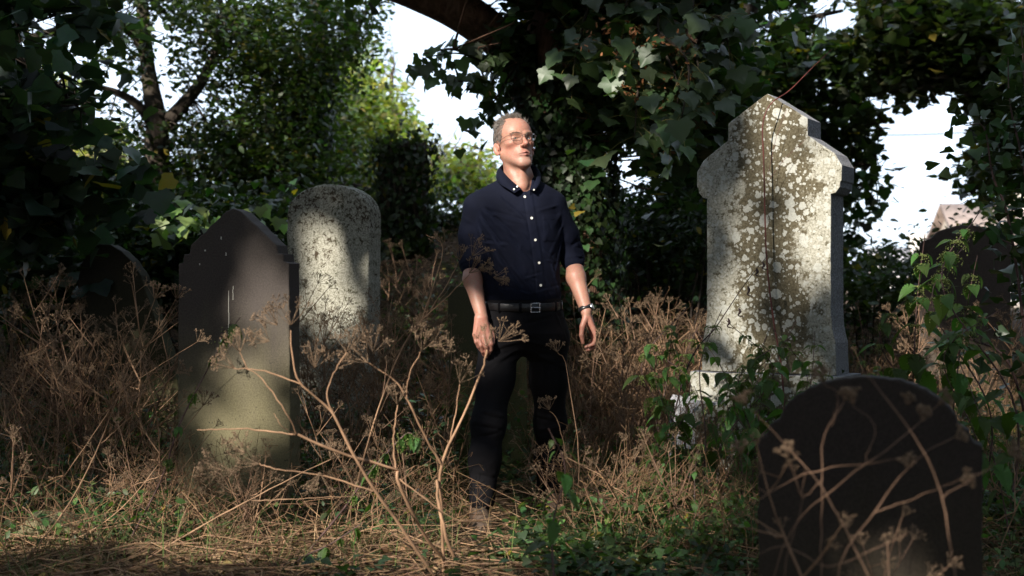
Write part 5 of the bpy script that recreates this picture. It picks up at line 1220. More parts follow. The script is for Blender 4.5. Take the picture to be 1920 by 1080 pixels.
for zi, (pxr, yr, cnt, sr, lab, grp, tilt) in enumerate(zones):
    for c in range(cnt):
        y = g.uniform(*yr); px = g.uniform(*pxr); x = (px - 960) / FPX * y
        if 840 < px < 1075 and y < 5.7: continue
        lb = lab if zi not in SUBL else SUBL[zi][min(2, int(3 * (px - pxr[0]) / (pxr[1] - pxr[0])))]
        dry_plant(x, y, g.uniform(*sr), lb, grp, (g.normal(0, tilt * .5), g.normal(0, tilt * .5), g.uniform(0, 6.28)), int(g.integers(len(PR))))
# fine twiggy tangle of dead stems too many to count
A = Acc()
for (pxr, yr, cnt, hh) in (((-40, 340), (6.0, 7.8), 200, .75), ((560, 870), (6.2, 8.2), 180, .6), ((1080, 1340), (6.6, 8.8), 420, .75), ((1600, 1940), (6.6, 9.2), 320, .55), ((880, 1080), (6.7, 8.6), 170, .7), ((-40, 900), (4.6, 6.0), 260, .3), ((1060, 1420), (4.6, 6.0), 220, .35)):
    for c in range(cnt):
        y = g.uniform(*yr); x = (g.uniform(*pxr) - 960) / FPX * y; z = float(gz(x, y)); h = hh * g.uniform(.35, 1.0); ln = g.normal(0, .45, 2)
        p0 = np.array([x, y, z]); p1 = p0 + [ln[0] * h * .4, ln[1] * h * .4, h * .55]; p2 = p1 + [ln[0] * h * .5 + g.normal(0, .08), ln[1] * h * .5, h * .4]
        cc = np.array([.21, .128, .075]) * g.uniform(.3, 1.5); v, f = tube([p0, p1, p2], [.0026, .0020, .001], 3); A.add(v, f, cc)
        for k in range(3):
            s = g.uniform(.35, 1); q = p1 * (1 - s) + p2 * s; e = q + g.normal(0, .07, 3) + [0, 0, .05]; v, f = tube([q, e], [.0013, .0007], 3); A.add(v, f, cc)
            for m_ in range(2): e2 = e + g.normal(0, .02, 3) + [0, 0, .01]; v, f = tube([e, e2], [.0009, .0012], 3); A.add(v, f, cc * 1.1)
link('dead_stem_tangle', A.mesh('dead_stem_tangle', [M['litter']], col=True), kind='stuff')

# large dead hogweed in front, branch by branch
def big_plant(label, base, stems, umbels, mat, R_=.06, name='dry_hogweed', thick=.8):
    b = np.array(base); t = thing(name, label, 'dead plant', tuple(b)); g = np.random.default_rng(len(stems) * 7 + len(umbels))
    for pts, r0, r1 in stems:
        P = smooth_path([np.array(p) for p in pts], 18) + g.normal(0, .0012, (18, 3)); A = Acc(); rr = thick * np.linspace(r0, r1, 18) * (1 + .08 * g.normal(size=18)); v, f = tube(P - b, rr, 7); A.add(v, f); link('branch', A.mesh('branch', [mat], True), t)
    for (px, py, Y, dx, dz) in umbels:
        A = Acc(); umbel_acc(A, W(px, py, Y) - b, (dx, -.2, dz), g, R_ * g.uniform(.75, 1.1), int(g.integers(9, 13)), True); link('umbel', A.mesh('umbel', [M['seed']]), t)
    return t
w3 = lambda L: [W(*p) for p in L]
M['dry_gold'] = plain('golden_dry_stalk', (.31, .185, .11), .7, .25, .35, 9, .3)
ZB = float(gz(-.15, 4.3))
def gp_(px, Y): x = (px - 960) / FPX * Y; return np.array([x, Y, float(gz(x, Y)) - .02])
big_plant('large branching dry hogweed with many umbels left of the man, in front', gp_(845, 4.2), [
    ([gp_(832, 4.2), W(828, 960, 4.15), W(829, 870, 4.1), W(870, 775, 4.1), W(905, 690, 4.1), W(912, 655, 4.1)], .0085, .0035),
    (w3([(829, 872, 4.1), (800, 825, 4.05), (762, 745, 4.0), (735, 710, 3.98), (690, 680, 3.95)]), .006, .003),
    (w3([(762, 745, 4.0), (768, 700, 3.97), (790, 660, 3.95)]), .0035, .002),
    ([gp_(860, 4.3), W(800, 1010, 4.15), W(745, 900, 4.0), W(742, 880, 4.0), W(640, 850, 3.9), W(558, 815, 3.85)], .009, .006),
    (w3([(558, 815, 3.85), (470, 805, 3.85), (370, 806, 3.85)]), .0045, .002), (w3([(558, 815, 3.85), (530, 765, 3.8), (480, 700, 3.8), (440, 690, 3.8)]), .0035, .0018), (w3([(558, 815, 3.85), (530, 800, 3.8), (513, 775, 3.8)]), .0025, .001),
    ([gp_(835, 4.1), W(760, 1000, 4.0), W(690, 900, 3.9), W(630, 790, 3.85), W(615, 765, 3.85), W(565, 720, 3.82), W(550, 680, 3.8), W(545, 620, 3.8)], .0085, .003),
    (w3([(632, 790, 3.85), (612, 740, 3.85), (632, 690, 3.85), (650, 660, 3.85)]), .0042, .002), (w3([(565, 720, 3.82), (500, 697, 3.8), (465, 690, 3.8), (450, 660, 3.8)]), .0035, .0018),
    (w3([(700, 920, 3.95), (600, 892, 3.9), (520, 880, 3.85), (485, 870, 3.85)]), .004, .002), (w3([(745, 895, 4.0), (860, 975, 4.0), (960, 960, 4.1)]), .003, .0015),
    (w3([(742, 880, 4.0), (738, 820, 4.0), (745, 760, 4.0)]), .0045, .0028), (w3([(829, 870, 4.1), (850, 800, 4.1), (862, 720, 4.1)]), .004, .002),
    ([gp_(870, 4.2), W(835, 1000, 4.1), W(822, 940, 4.1), W(820, 900, 4.1)], .010, .006)],
    [(545, 610, 3.8, -.1, 1), (520, 610, 3.8, -.6, .8), (505, 640, 3.8, -1, .4), (690, 680, 3.95, -.8, .8), (700, 662, 3.95, .1, 1), (675, 675, 3.95, -1, .2), (790, 658, 3.95, .3, 1), (805, 650, 3.95, 1, .3), (912, 650, 4.1, .2, 1), (935, 640, 4.1, .8, .6), (650, 660, 3.85, .3, 1), (440, 690, 3.8, -.8, .6), (450, 660, 3.8, -.3, 1), (485, 870, 3.85, -1, .2), (460, 850, 3.85, -.8, .7), (440, 885, 3.85, -1, -.1), (590, 690, 3.85, .2, 1), (862, 718, 4.1, .3, 1), (745, 758, 4.0, 0, 1), (415, 880, 3.85, -1, .1), (600, 885, 3.9, -.2, -.8)], M['dry_gold'], .066, thick=.68)
big_plant('dry umbel stem reaching up before the left sleeve of the man', gp_(640, 5.0), [
    ([gp_(640, 5.0), W(700, 800, 5.0), W(760, 640, 5.0), W(840, 555, 5.0), W(880, 515, 5.0)], .005, .002), (w3([(800, 595, 5.0), (845, 520, 5.0), (860, 490, 5.0)]), .003, .0016), (w3([(790, 605, 5.0), (830, 470, 5.02), (800, 440, 5.02)]), .003, .0014)],
    [(880, 512, 5.0, .6, .8), (900, 505, 5.0, 1, .3), (862, 488, 5.0, 0, 1), (885, 480, 5.0, .6, .8), (835, 465, 5.0, -.3, 1), (925, 520, 5.0, 1, -.1)], M['dry'], .062)
big_plant('thin dry umbel stem crossing the right thigh of the man', gp_(1080, 5.0), [([gp_(1080, 5.0), W(1062, 860, 5.0), W(1045, 790, 5.0), W(1030, 770, 5.0)], .003, .0014), (w3([(1075, 990, 5.0), (1085, 860, 5.0), (1062, 690, 5.02), (1045, 660, 5.02)]), .003, .0014)],
    [(1030, 768, 5.0, -.4, 1), (1045, 660, 5.02, -.3, 1)], M['dry'], .045)
big_plant('dead stalks with fine heads overlapping the near black headstone, lower right', gp_(1560, 2.6), [
    ([W(1541, 1250, 2.6), W(1540, 1080, 2.6), W(1541, 960, 2.6), W(1545, 820, 2.62), W(1583, 752, 2.65)], .0042, .0020),
    ([W(1420, 1250, 2.7), W(1470, 1020, 2.65), W(1560, 920, 2.6), W(1680, 830, 2.6), W(1760, 760, 2.6)], .0048, .002),
    ([W(1830, 1250, 2.4), W(1790, 1080, 2.4), W(1766, 932, 2.42), W(1716, 820, 2.45), W(1640, 720, 2.5), W(1615, 695, 2.5)], .0050, .0024),
    ([W(1260, 1250, 2.9), W(1330, 1030, 2.75), W(1440, 925, 2.65), W(1540, 880, 2.6), W(1620, 870, 2.6), W(1680, 860, 2.6)], .0048, .0018),
    ([W(1620, 1250, 2.5), W(1570, 1080, 2.5), W(1640, 960, 2.5), W(1720, 860, 2.55), W(1790, 820, 2.6)], .0045, .0016),
    ([W(1700, 1250, 2.5), W(1620, 1060, 2.5), W(1530, 900, 2.55), W(1440, 800, 2.6), W(1400, 760, 2.6)], .0042, .0018),
    (w3([(1541, 900, 2.6), (1505, 930, 2.6), (1480, 860, 2.6)]), .0028, .0014), (w3([(1560, 800, 2.62), (1570, 740, 2.62), (1545, 720, 2.62)]), .0025, .0012), (w3([(1766, 932, 2.42), (1850, 880, 2.45), (1890, 850, 2.45)]), .0028, .0012),
    (w3([(1640, 960, 2.5), (1700, 940, 2.5), (1800, 900, 2.5)]), .0028, .0012), (w3([(1620, 870, 2.6), (1640, 800, 2.6), (1600, 760, 2.6)]), .0026, .0012), (w3([(1440, 925, 2.65), (1400, 900, 2.65), (1390, 850, 2.65)]), .0028, .0012),
    ([W(1480, 1250, 2.5), W(1470, 1080, 2.5), W(1500, 960, 2.5), W(1510, 880, 2.5)], .0036, .0016), ([W(1270, 1200, 2.7), W(1440, 1030, 2.6), W(1560, 1060, 2.5), W(1700, 1000, 2.5)], .0034, .0014)],
    [(1583, 750, 2.65, .3, 1), (1545, 718, 2.62, -.3, 1), (1760, 758, 2.6, .6, .8), (1480, 858, 2.6, -.3, 1), (1600, 758, 2.6, -.2, 1), (1680, 860, 2.6, 1, .2), (1790, 820, 2.6, 1, .5), (1400, 760, 2.6, -.6, 1), (1390, 850, 2.65, -.3, 1), (1890, 850, 2.45, 1, .3), (1800, 900, 2.5, 1, .2), (1700, 760, 2.6, .2, 1), (1730, 790, 2.6, .1, 1)], M['dry_dark'], .026, 'dead_stalks', .33)
for c in range(3): dry_plant((g.uniform(1440, 1860) - 960) / FPX * 2.75, g.uniform(2.5, 2.9), g.uniform(.55, .8), 'thin dry umbellifer close before the face of the near black headstone', 'dead umbellifers before the near black headstone', (g.normal(0, .25), g.normal(0, .3), g.uniform(0, 6.28)), int(g.integers(len(PR))))
for k, (x0, x1, yy) in enumerate(((20, 290, 4.6), (60, 380, 4.9), (230, 620, 4.4), (40, 330, 5.3))):
    big_plant(('long thin dry stalk slanting up at the lower left edge', 'reddish fallen stalk arching over straw at lower left', 'long bent stalk lying before the foot of the pointed slate headstone', 'tall pale dry stalk leaning right in the left tangle')[k], gp_(x0, yy),
        [([[*gp_(x0, yy)], [*W(x0 + (x1 - x0) * .5, (900, 960, 960, 800)[k], yy)], [*W(x1, (560, 760, 860, 560)[k], yy)]], .0042, .0015), ([[*W(x0 + (x1 - x0) * .6, (840, 910, 940, 740)[k], yy)], [*W(x1 + 40, (700, 850, 930, 640)[k], yy)]], .0025, .001)], [(x1, (560, 760, 860, 560)[k], yy, .5, 1), (x1 + 40, (700, 850, 930, 640)[k], yy, .8, .5)], M['dry'], .05, 'dry_stalk')

# ---------------------------------------------------------------- nettles
NET = [mesh_of('nettle_leaf', NETTLE[0], [NETTLE[1]], [M['nettle']])]
def nettle_proto(seed, H, pairs, tass, lsize=.085, bend=.1, leaf=None, sm=None):
    g = np.random.default_rng(seed); P = smooth_path([[0, 0, -.02], [g.normal(0, bend * .4), g.normal(0, bend * .3), H * .4], [g.normal(0, bend), g.normal(0, bend * .5), H * .75], [g.normal(0, bend * 1.6), g.normal(0, bend), H]], 20)
    A = Acc(); v, f = tube(P, np.linspace(.0038, .0016, 20), 6); A.add(v, f); st = A.mesh('stem', [sm or M['nettle_stem']], True); lv = []; ts = []
    for k in range(pairs):
        t = .22 + .76 * (k + .5) / pairs; p = P[int(t * 19)]; a0 = (k % 2) * math.pi / 2 + g.normal(0, .3)
        for s in (0, 1):
            az = a0 + s * math.pi; sz = lsize * (1.15 - .75 * max(0, t - .45) / .55) * g.uniform(.8, 1.2); q = p + np.array([math.cos(az), math.sin(az), .3]) * .018
            Rm = Matrix.Rotation(az - math.pi / 2, 4, 'Z') @ Matrix.Rotation(g.uniform(-.9, -.1), 4, 'X') @ Matrix.Rotation(g.normal(0, .3), 4, 'Y'); lv.append(Matrix.Translation(Vector(q)) @ Rm @ Matrix.Scale(sz, 4))
        if t > 1 - tass:
            A = Acc()
            for j in range(7):
                az = g.uniform(0, 6.28); e = p + np.array([math.cos(az) * .028, math.sin(az) * .028, -.030]) * g.uniform(.6, 1.2); M_ = smooth_path([p, (p + e) / 2 + [math.cos(az) * .008, math.sin(az) * .008, .012], e], 7)
                for m in M_:
                    for _ in range(2): s = g.uniform(.0022, .0038); c = m + g.normal(0, .0028, 3); A.add(c + np.array([[0, 0, s], [s, 0, 0], [-s * .5, s * .8, 0], [-s * .5, -s * .8, 0], [0, 0, -s]]), [[0, 1, 2], [0, 2, 3], [0, 3, 1], [4, 2, 1], [4, 3, 2], [4, 1, 3]])
            ts.append(A.mesh('tassel', [M['tassel']]))
    return st, lv, ts, (leaf or NET[0])
def place_nettle(pr, px, Y, s, label, group=None, tilt=(0, 0), name='nettle', base=None, cat='nettle'):
    st, lv, ts, leaf = pr; b = gp_(px, Y) if base is None else base; t = thing(name, label, cat, tuple(b), group=group); t.rotation_euler = (tilt[0], tilt[1], random.uniform(0, 6.28) if group else 0); t.scale = (s,) * 3
    link('stem', st, t)
    for m in lv: o = link('leaf', leaf, t); o.matrix_local = m
    for u in ts: link('tassel', u, t)
    return t
NP = [nettle_proto(300 + k, 1.0, p, ts_, ls) for k, (p, ts_, ls) in enumerate(((9, .6, .10), (8, .7, .085), (10, .5, .08), (7, .0, .10), (8, .35, .075)))]
tall_n = [(1700, 6.0, 1.28, (.02, .05), 0, 'tall sunlit nettle with hanging tassels left of the wide brown headstone'),
          (1722, 5.8, 1.05, (0, .0), 1, 'pink stemmed nettle just beside the tallest nettle at right'),
          (1760, 5.3, 1.12, (0, .13), 0, 'nettle with round green seed clusters in front of the wide brown headstone'),
          (1830, 5.2, 1.18, (0, .11), 2, 'nettle leaning right before the ivy bush at the right edge'),
          (1790, 5.0, .95, (0, .16), 1, 'shorter nettle with dark drooping leaves right of the near black headstone'),
          (1885, 5.0, 1.3, (0, .06), 2, 'tallest nettle against the ivy bush at the right edge'),
          (1660, 5.4, .75, (0, -.1), 4, 'small nettle between the tall pale headstone and the near black one'),
          (1900, 4.8, .80, (0, -.12), 3, 'broad leaved nettle low at the right edge')]
for px, Y, s, tl, k, lab in tall_n: place_nettle(NP[k], px, Y, s, lab, tilt=tl)
for c in range(26): place_nettle(NP[int(g.integers(1, 5))], 1255 + c * 10 + g.uniform(-6, 6), g.uniform(5.15, 5.8), g.uniform(.5, .95), ('leafy nettle in the clump before the left foot of the tall pale headstone', 'leafy nettle before the middle of the plinth of the tall pale headstone', 'leafy nettle between the tall pale headstone and the top of the near black one')[c // 9], 'nettle clump before the tall headstone', (g.normal(0, .12), g.normal(0, .12)))
for c in range(16): place_nettle(NP[3 + int(g.integers(2))], g.uniform(1130, 1420), g.uniform(4.6, 5.2), g.uniform(.28, .5), 'low young nettle in the weeds between the man and the near black headstone', 'low nettles at lower right', (g.normal(0, .2), g.normal(0, .2)))
for c in range(8): place_nettle(NP[3 + int(g.integers(2))], g.uniform(60, 760), g.uniform(4.75, 5.2), g.uniform(.16, .30), 'small green nettle sprouting from straw along the bottom left', 'small nettles at the bottom left', (g.normal(0, .3), g.normal(0, .3)))
for c in range(7): place_nettle(NP[int(g.integers(0, 5))], g.uniform(1560, 1900), g.uniform(5.4, 6.8), g.uniform(.4, .7), 'dim nettle low among the dry stems at right', 'low nettles at right', (g.normal(0, .2), g.normal(0, .2)))
place_nettle(nettle_proto(401, .50, 6, 0, .062, .03), 1050, 3.9, 1.0, 'out of focus nettle close to the camera below the right boot', base=W(1042, 1120, 3.75))
def bent(label, pts, nl, ls, tassel=True, seed=0):
    g = np.random.default_rng(seed); P = smooth_path(pts, 26); b = P[0].copy(); t = thing('bent_nettle', label, 'nettle', tuple(b)); A = Acc(); v, f = tube(P - b, np.linspace(.0042, .0014, 26), 6); A.add(v, f); link('stem', A.mesh('stem', [M['nettle_stem']], True), t)
    for k in range(nl):
        i = int(6 + 19 * (k + .5) / nl); p = P[min(i, 25)] - b
        if tassel and k % 2 == 0:
            A = Acc()
            for j in range(60): c = p + g.normal(0, [.014, .014, .02]) + [0, 0, -.015]; s = g.uniform(.002, .0036); A.add(c + np.array([[0, 0, s], [s, 0, 0], [-s * .5, s * .8, 0], [-s * .5, -s * .8, 0], [0, 0, -s]]), [[0, 1, 2], [0, 2, 3], [0, 3, 1], [4, 2, 1], [4, 3, 2], [4, 1, 3]])
            link('tassel', A.mesh('tassel', [M['tassel']]), t)
        for s in (0, 1):
            az = g.uniform(0, 6.28); o = link('leaf', NET[0], t); o.matrix_local = Matrix.Translation(Vector(p)) @ Matrix.Rotation(az, 4, 'Z') @ Matrix.Rotation(g.uniform(-1.3, -.5), 4, 'X') @ Matrix.Scale(ls * g.uniform(.6, 1.2), 4)
bent('bent nettle leaning across the face of the pointed slate headstone', [gp_(230, 4.9), W(300, 905, 4.8), W(335, 800, 4.75), W(385, 700, 4.75), W(425, 630, 4.75), W(450, 595, 4.75)], 6, .06, seed=1)
bent('pale green nettle top drooping beside the big dry hogweed', [gp_(560, 4.6), W(640, 960, 4.4), W(690, 890, 4.3), W(725, 850, 4.3), W(765, 812, 4.3), W(785, 830, 4.3)], 7, .05, seed=2)
bent('nettle with a pink runner stem along the bottom left of the man', [W(490, 1110, 4.3), W(560, 1050, 4.35), W(620, 1020, 4.4), W(680, 980, 4.45)], 5, .055, False, seed=3)
# young sycamore saplings
SAP = mesh_of('sapling_leaf', MAPLE[0], [MAPLE[1]], [M['sapling']])
t = thing('sycamore_sapling', 'sunlit sycamore sapling with pale leaves behind the pointed slate headstone', 'sapling', tuple(G(400, 7.9))); b = np.array(t.location); g2 = np.random.default_rng(9)
for s in ([G(400, 7.9), W(390, 480, 7.8), W(350, 420, 7.8), W(310, 392, 7.8)], [G(400, 7.9), W(410, 470, 7.8), W(430, 420, 7.8), W(500, 395, 7.8)], [G(400, 7.9), W(395, 450, 7.8), W(385, 410, 7.8)]):
    P = smooth_path(s, 16); A = Acc(); v, f = tube(P - b, np.linspace(.012, .004, 16), 5); A.add(v, f); link('stem', A.mesh('stem', [M['bark_dark']], True), t)
    for k in range(18): p = P[int(g2.integers(7, 16))] - b + g2.normal(0, [.08, .06, .05]); o = link('leaf', SAP, t); o.matrix_local = Matrix.Translation(Vector(p)) @ Euler((g2.uniform(-1.2, -.2), g2.normal(0, .3), math.pi + g2.normal(0, .9))).to_matrix().to_4x4() @ Matrix.Scale(g2.uniform(.05, .095), 4)

# vines and stems on the tall headstone
fx = lambda px, py, d=0: W(px, py, 5.93 + d)
def stemthing(name, label, cat, paths, mat, extra=None):
    b = np.array(paths[0][0][0]); t = thing(name, label, cat, tuple(b))
    for pts, r0, r1 in paths: P = smooth_path(pts, 30); A = Acc(); v, f = tube(P - b, np.linspace(r0, r1, 30), 6); A.add(v, f); link('stem', A.mesh('stem', [mat], True), t)
    return t, b
stemthing('bramble', 'long red brown bramble rising up the middle of the tall pale headstone', 'bramble', [([gp_(1478, 5.75), fx(1468, 720, -.1), fx(1450, 600, -.04), fx(1437, 480, -.02), fx(1432, 300, -.02), fx(1430, 235, -.02), fx(1445, 195, -.02), fx(1480, 170, .05), fx(1520, 130, .1), fx(1560, 92, .15)], .0048, .0018), ([fx(1440, 330, -.02), fx(1455, 260, -.02), fx(1475, 205, -.02)], .0012, .0008), ([fx(1437, 345, -.02), fx(1470, 300, -.03), fx(1510, 262, -.03)], .0012, .0008)], M['red_stem'])
t, b = stemthing('withered_plant', 'black withered stem slanting across the lower left of the tall pale headstone', 'dead plant', [([gp_(1215, 5.5), W(1285, 700, 5.6), W(1345, 610, 5.7), W(1395, 535, 5.75), W(1440, 478, 5.78)], .0042, .0014)], M['dark_stem'])
for (px, py, q) in ((1402, 545, .035), (1385, 585, .03), (1365, 605, .034), (1418, 510, .028), (1430, 498, .025)):
    p = W(px, py, 5.74) - b; A = Acc(); P = smooth_path([p + [0, 0, q * .6], p + [.006, 0, 0], p + [-.004, -.01, -q * .5], p + [.022, -.012, -q * .75]], 9); v, f = tube(P, [.002, .005, .0065, .006, .0045, .0035, .003, .0025, .001], 5); A.add(v, f); link('withered_leaf', A.mesh('withered_leaf', [M['dark_stem']], True), t)
t, b = stemthing('ivy_sprig', 'green ivy sprig climbing the lower right of the tall pale headstone', 'ivy', [([fx(1560, 740, .02), fx(1545, 650, .0), fx(1540, 590, .0), fx(1533, 520, .0), fx(1530, 505, .0)], .002, .0012)], M['nettle_stem'])
g3 = np.random.default_rng(14)
for k in range(30):
    py = g3.uniform(510, 720); px = np.interp(py, [505, 590, 740], [1531, 1540, 1560]) + g3.choice([-1, 1]) * g3.uniform(5, 16); o = link('leaf', IVYME, t); o.matrix_local = Matrix.Translation(Vector(fx(px, py, .0) - b)) @ Euler((R(-90) + g3.normal(0, .25), g3.uniform(-2.5, 2.5), R(-31) + g3.normal(0, .2))).to_matrix().to_4x4() @ Matrix.Scale(g3.uniform(.022, .05), 4)
# ivy bush at the right edge, each near leaf its own
g4 = np.random.default_rng(18); t = thing('ivy_bush', 'glossy ivy bush with upright shoots filling the upper right edge', 'ivy bush', tuple(gp_(1960, 5.6))); b = np.array(t.location)
for s in ([gp_(1960, 5.6), W(1930, 400, 5.6), W(1895, 200, 5.6), W(1890, 108, 5.6)], [gp_(1990, 5.7), W(1960, 380, 5.7), W(1925, 200, 5.7), W(1915, 40, 5.7)], [gp_(1960, 5.6), W(1900, 460, 5.5), W(1862, 330, 5.5), W(1845, 240, 5.5), W(1810, 235, 5.5)], [gp_(1960, 5.6), W(1920, 520, 5.5), W(1870, 440, 5.45)], [gp_(1960, 5.6), W(1900, 700, 5.4), W(1830, 640, 5.35), W(1780, 640, 5.3)]):
    P = smooth_path(s, 30); A = Acc(); v, f = tube(P - b, np.linspace(.008, .002, 30), 5); A.add(v, f); link('stem', A.mesh('stem', [M['nettle_stem']], True), t)
    for k in range(52 if len(s) > 3 else 32):
        p = P[int(g4.integers(9, 30))] - b + g4.normal(0, [.075, .07, .06]); o = link('leaf', IVYME, t); o.matrix_local = Matrix.Translation(Vector(p)) @ Euler((g4.uniform(-1.4, .2), g4.normal(0, .5), g4.uniform(0, 6.28))).to_matrix().to_4x4() @ Matrix.Scale(g4.uniform(.045, .085), 4)
for k in range(5):
    c = W(1960 + g4.uniform(-20, 40), 150 + 90 * k, 5.9); P = c + g4.normal(0, [.16, .12, .14], (130, 3)); A = Acc(); scatter(A, P - b, rand_rot(130, .8, g4), g4.uniform(.045, .08, 130), IVY, leaf_cols(g4, 130, (.025, .045, .02), .4, .01)); link('leaf_mass', A.mesh('leaf_mass', [M['leaf']], col=True), t, kind='stuff')

# low leafy weeds threading through the dead stems
def weeds(name, zones_, col, size, hmax, tmpl):
    A = Acc()
    for (pxr, yr, cnt) in zones_:
        y = g.uniform(yr[0], yr[1], cnt); x = (g.uniform(pxr[0], pxr[1], cnt) - 960) / FPX * y; c = np.stack([x, y, gz(x, y)], 1); c = c[free(c)]
        for q in c:
            k = int(g.integers(5, 14)); h = hmax * g.uniform(.2, 1); P = q + np.stack([g.normal(0, .05, k), g.normal(0, .05, k), g.uniform(.02, h, k)], 1)
            scatter(A, P, rand_rot(k, .7, g), size * g.uniform(.5, 1.3, k), tmpl, leaf_cols(g, k, col, .45, .02))
            v, f = tube([q, q + [g.normal(0, .02), 0, h * .6], q + [g.normal(0, .05), 0, h]], [.0016, .0013, .0008], 3); A.add(v, f, np.array(col) * .8)
    link(name, A.mesh(name, [M['leaf']], col=True), kind='stuff')
weeds('bramble_undergrowth', [((-40, 330), (6.2, 8.0), 260), ((560, 870), (6.0, 7.8), 240), ((880, 1090), (6.2, 8.0), 140), ((1600, 1940), (5.8, 8.0), 220), ((680, 880), (7.8, 10.5), 160), ((1100, 1320), (8.2, 10.5), 160)], (.050, .085, .028), .042, .50, OVAL)
weeds('leafy_weeds', [((1080, 1480), (4.9, 6.2), 420), ((1090, 1330), (6.2, 7.4), 200), ((-40, 860), (4.7, 6.0), 170), ((960, 1420), (4.3, 5.0), 150), ((1850, 1940), (4.2, 6), 60)], (.060, .105, .032), .036, .26, OVAL)
# ---------------------------------------------------------------- unseen trees added to block light, gaps cut along sun rays to chosen spots
g = np.random.default_rng(55)
LIT = [  # px, py, Y, radius m, how much gets through
    (968, 262, 5.5, .24, 1), (960, 340, 5.5, .17, .9), (990, 440, 5.5, .24, .45), (885, 545, 5.5, .11, .9), (902, 620, 5.45, .12, .9), (1082, 540, 5.55, .10, .9), (1102, 620, 5.5, .12, .9),
    (470, 690, 5.5, .09, .9), (450, 780, 5.5, .15, .9), (400, 850, 5.5, .10, .6), (500, 800, 5.5, .07, .5), (465, 570, 5.5, .07, .25),
    (590, 450, 6.95, .11, .9), (640, 490, 6.95, .13, .7), (600, 560, 6.95, .14, .8), (690, 600, 6.95, .08, .7), (620, 640, 6.95, .10, .5),
    (1425, 265, 6.0, .13, .95), (1450, 320, 6.0, .10, .8), (1340, 330, 6.0, .10, .8), (1345, 420, 6.0, .10, .8), (1345, 560, 6.0, .11, 1), (1360, 640, 6.0, .16, 1), (1395, 520, 6.0, .09, .95), (1420, 620, 6.0, .10, .9), (1340, 480, 6.0, .09, .9), (1480, 480, 6.0, .07, .4),
    (900, 1040, 4.9, .22, .8), (1000, 1060, 4.8, .2, .6), (760, 1060, 4.8, .15, .5), (160, 930, 5.2, .16, .5), (240, 960, 5.2, .16, .5), (60, 1000, 5.0, .15, .4), (400, 1000, 5.0, .12, .4),
    (600, 770, 3.9, .14, .9), (560, 680, 3.85, .12, .8), (720, 900, 4.0, .13, .8), (850, 760, 4.1, .13, .9), (700, 690, 3.95, .12, .8), (450, 810, 3.85, .10, .9), (900, 690, 4.1, .1, .8), (830, 960, 4.1, .12, .6),
    (1180, 560, 7.2, .42, .9), (1270, 580, 7.0, .42, .9), (1150, 640, 6.8, .3, .8), (1230, 640, 6.8, .36, .8), (1200, 520, 8.2, .45, .85), (1230, 560, 8.0, .4, .8), (1300, 700, 6.0, .14, .8), (1290, 820, 5.6, .16, .8), (1310, 880, 5.4, .12, .7), (1220, 760, 5.8, .14, .5),
    (1700, 440, 6.0, .13, .9), (1700, 540, 6.0, .13, .9), (1780, 500, 5.3, .13, .8), (1830, 600, 5.3, .14, .7), (1680, 620, 7.0, .3, .7), (1780, 680, 7.5, .35, .7), (1870, 720, 7.0, .3, .7), (1880, 560, 5.3, .12, .5),
    (60, 620, 6.3, .18, .5), (110, 560, 6.6, .18, .35), (30, 700, 6.0, .16, .4), (200, 640, 6.3, .12, .3), (165, 530, 7.15, .13, .6), (640, 560, 6.6, .2, .4), (760, 640, 6.8, .25, .45), (790, 560, 7.2, .2, .45),
    (770, 490, 9.5, .4, .8), (830, 500, 9.5, .3, .6), (800, 540, 8.0, .2, .4), (1560, 860, 2.6, .10, .5), (1500, 960, 2.6, .10, .5), (1700, 850, 2.5, .08, .4), (1560, 1040, 2.6, .1, .4),
    (370, 405, 7.8, .32, .95), (1260, 260, 6.6, .13, .5), (1220, 60, 6.8, .13, .4), (180, 290, 11.5, .35, .7), (190, 360, 11.5, .4, .7), (100, 430, 9.5, .3, .4), (1000, 160, 8.5, .2, .25), (1015, 50, 8.5, .25, .3), (1170, 950, 4.8, .15, .3), (650, 940, 4.6, .15, .4)]
LIT += [(x, y_, Y_, r_, 1) for x, y_, Y_, r_ in ((900, 1030, 5.0, .32), (1060, 1050, 4.8, .26), (720, 1040, 4.9, .28), (180, 940, 5.2, .24), (320, 1010, 5.0, .2), (60, 1010, 5.0, .22), (520, 1040, 4.9, .22),
    (850, 860, 4.1, .2), (720, 840, 4.0, .24), (600, 760, 3.9, .24), (460, 760, 3.85, .18), (560, 640, 3.8, .16), (900, 660, 4.1, .14), (1330, 960, 4.9, .2), (1200, 900, 5.2, .2), (560, 720, 3.85, .2), (650, 830, 3.9, .22), (760, 960, 4.0, .2), (690, 900, 3.95, .2), (545, 620, 3.8, .12), (700, 670, 3.95, .14), (790, 665, 3.95, .12), (400, 806, 3.85, .12), (700, 760, 6.0, .2), (780, 880, 5.4, .2),
    (1750, 720, 7.0, .3), (1650, 560, 7.5, .3), (1560, 950, 2.6, .16), (1700, 980, 2.5, .14), (1500, 820, 2.7, .12))]
LIT += [(x, 1080, 4.55, .2, .9) for x in (380, 560, 820, 960, 1120, 1260)]
LIT += [(905, 975, 5.25, .15, 1), (900, 930, 5.4, .12, .7)]
LIT += [(1060, 290, 8.35, .28, 1), (1085, 420, 8.35, .24, .9), (1010, 210, 8.35, .2, .9), (1240, 150, 6.8, .25, .5), (1290, 400, 10.6, .3, .5), (500, 250, 12, .5, .5), (620, 330, 12, .5, .5), (420, 330, 12, .4, .4), (90, 260, 7, .3, .3), (120, 700, 6.0, .2, .3), (60, 560, 6.5, .2, .25), (250, 650, 6.0, .14, .2)]
LT = np.array([W(a, b, c) for a, b, c, _, _ in LIT]); LR = np.array([x[3] for x in LIT]); LK = np.array([x[4] for x in LIT]) ** .6
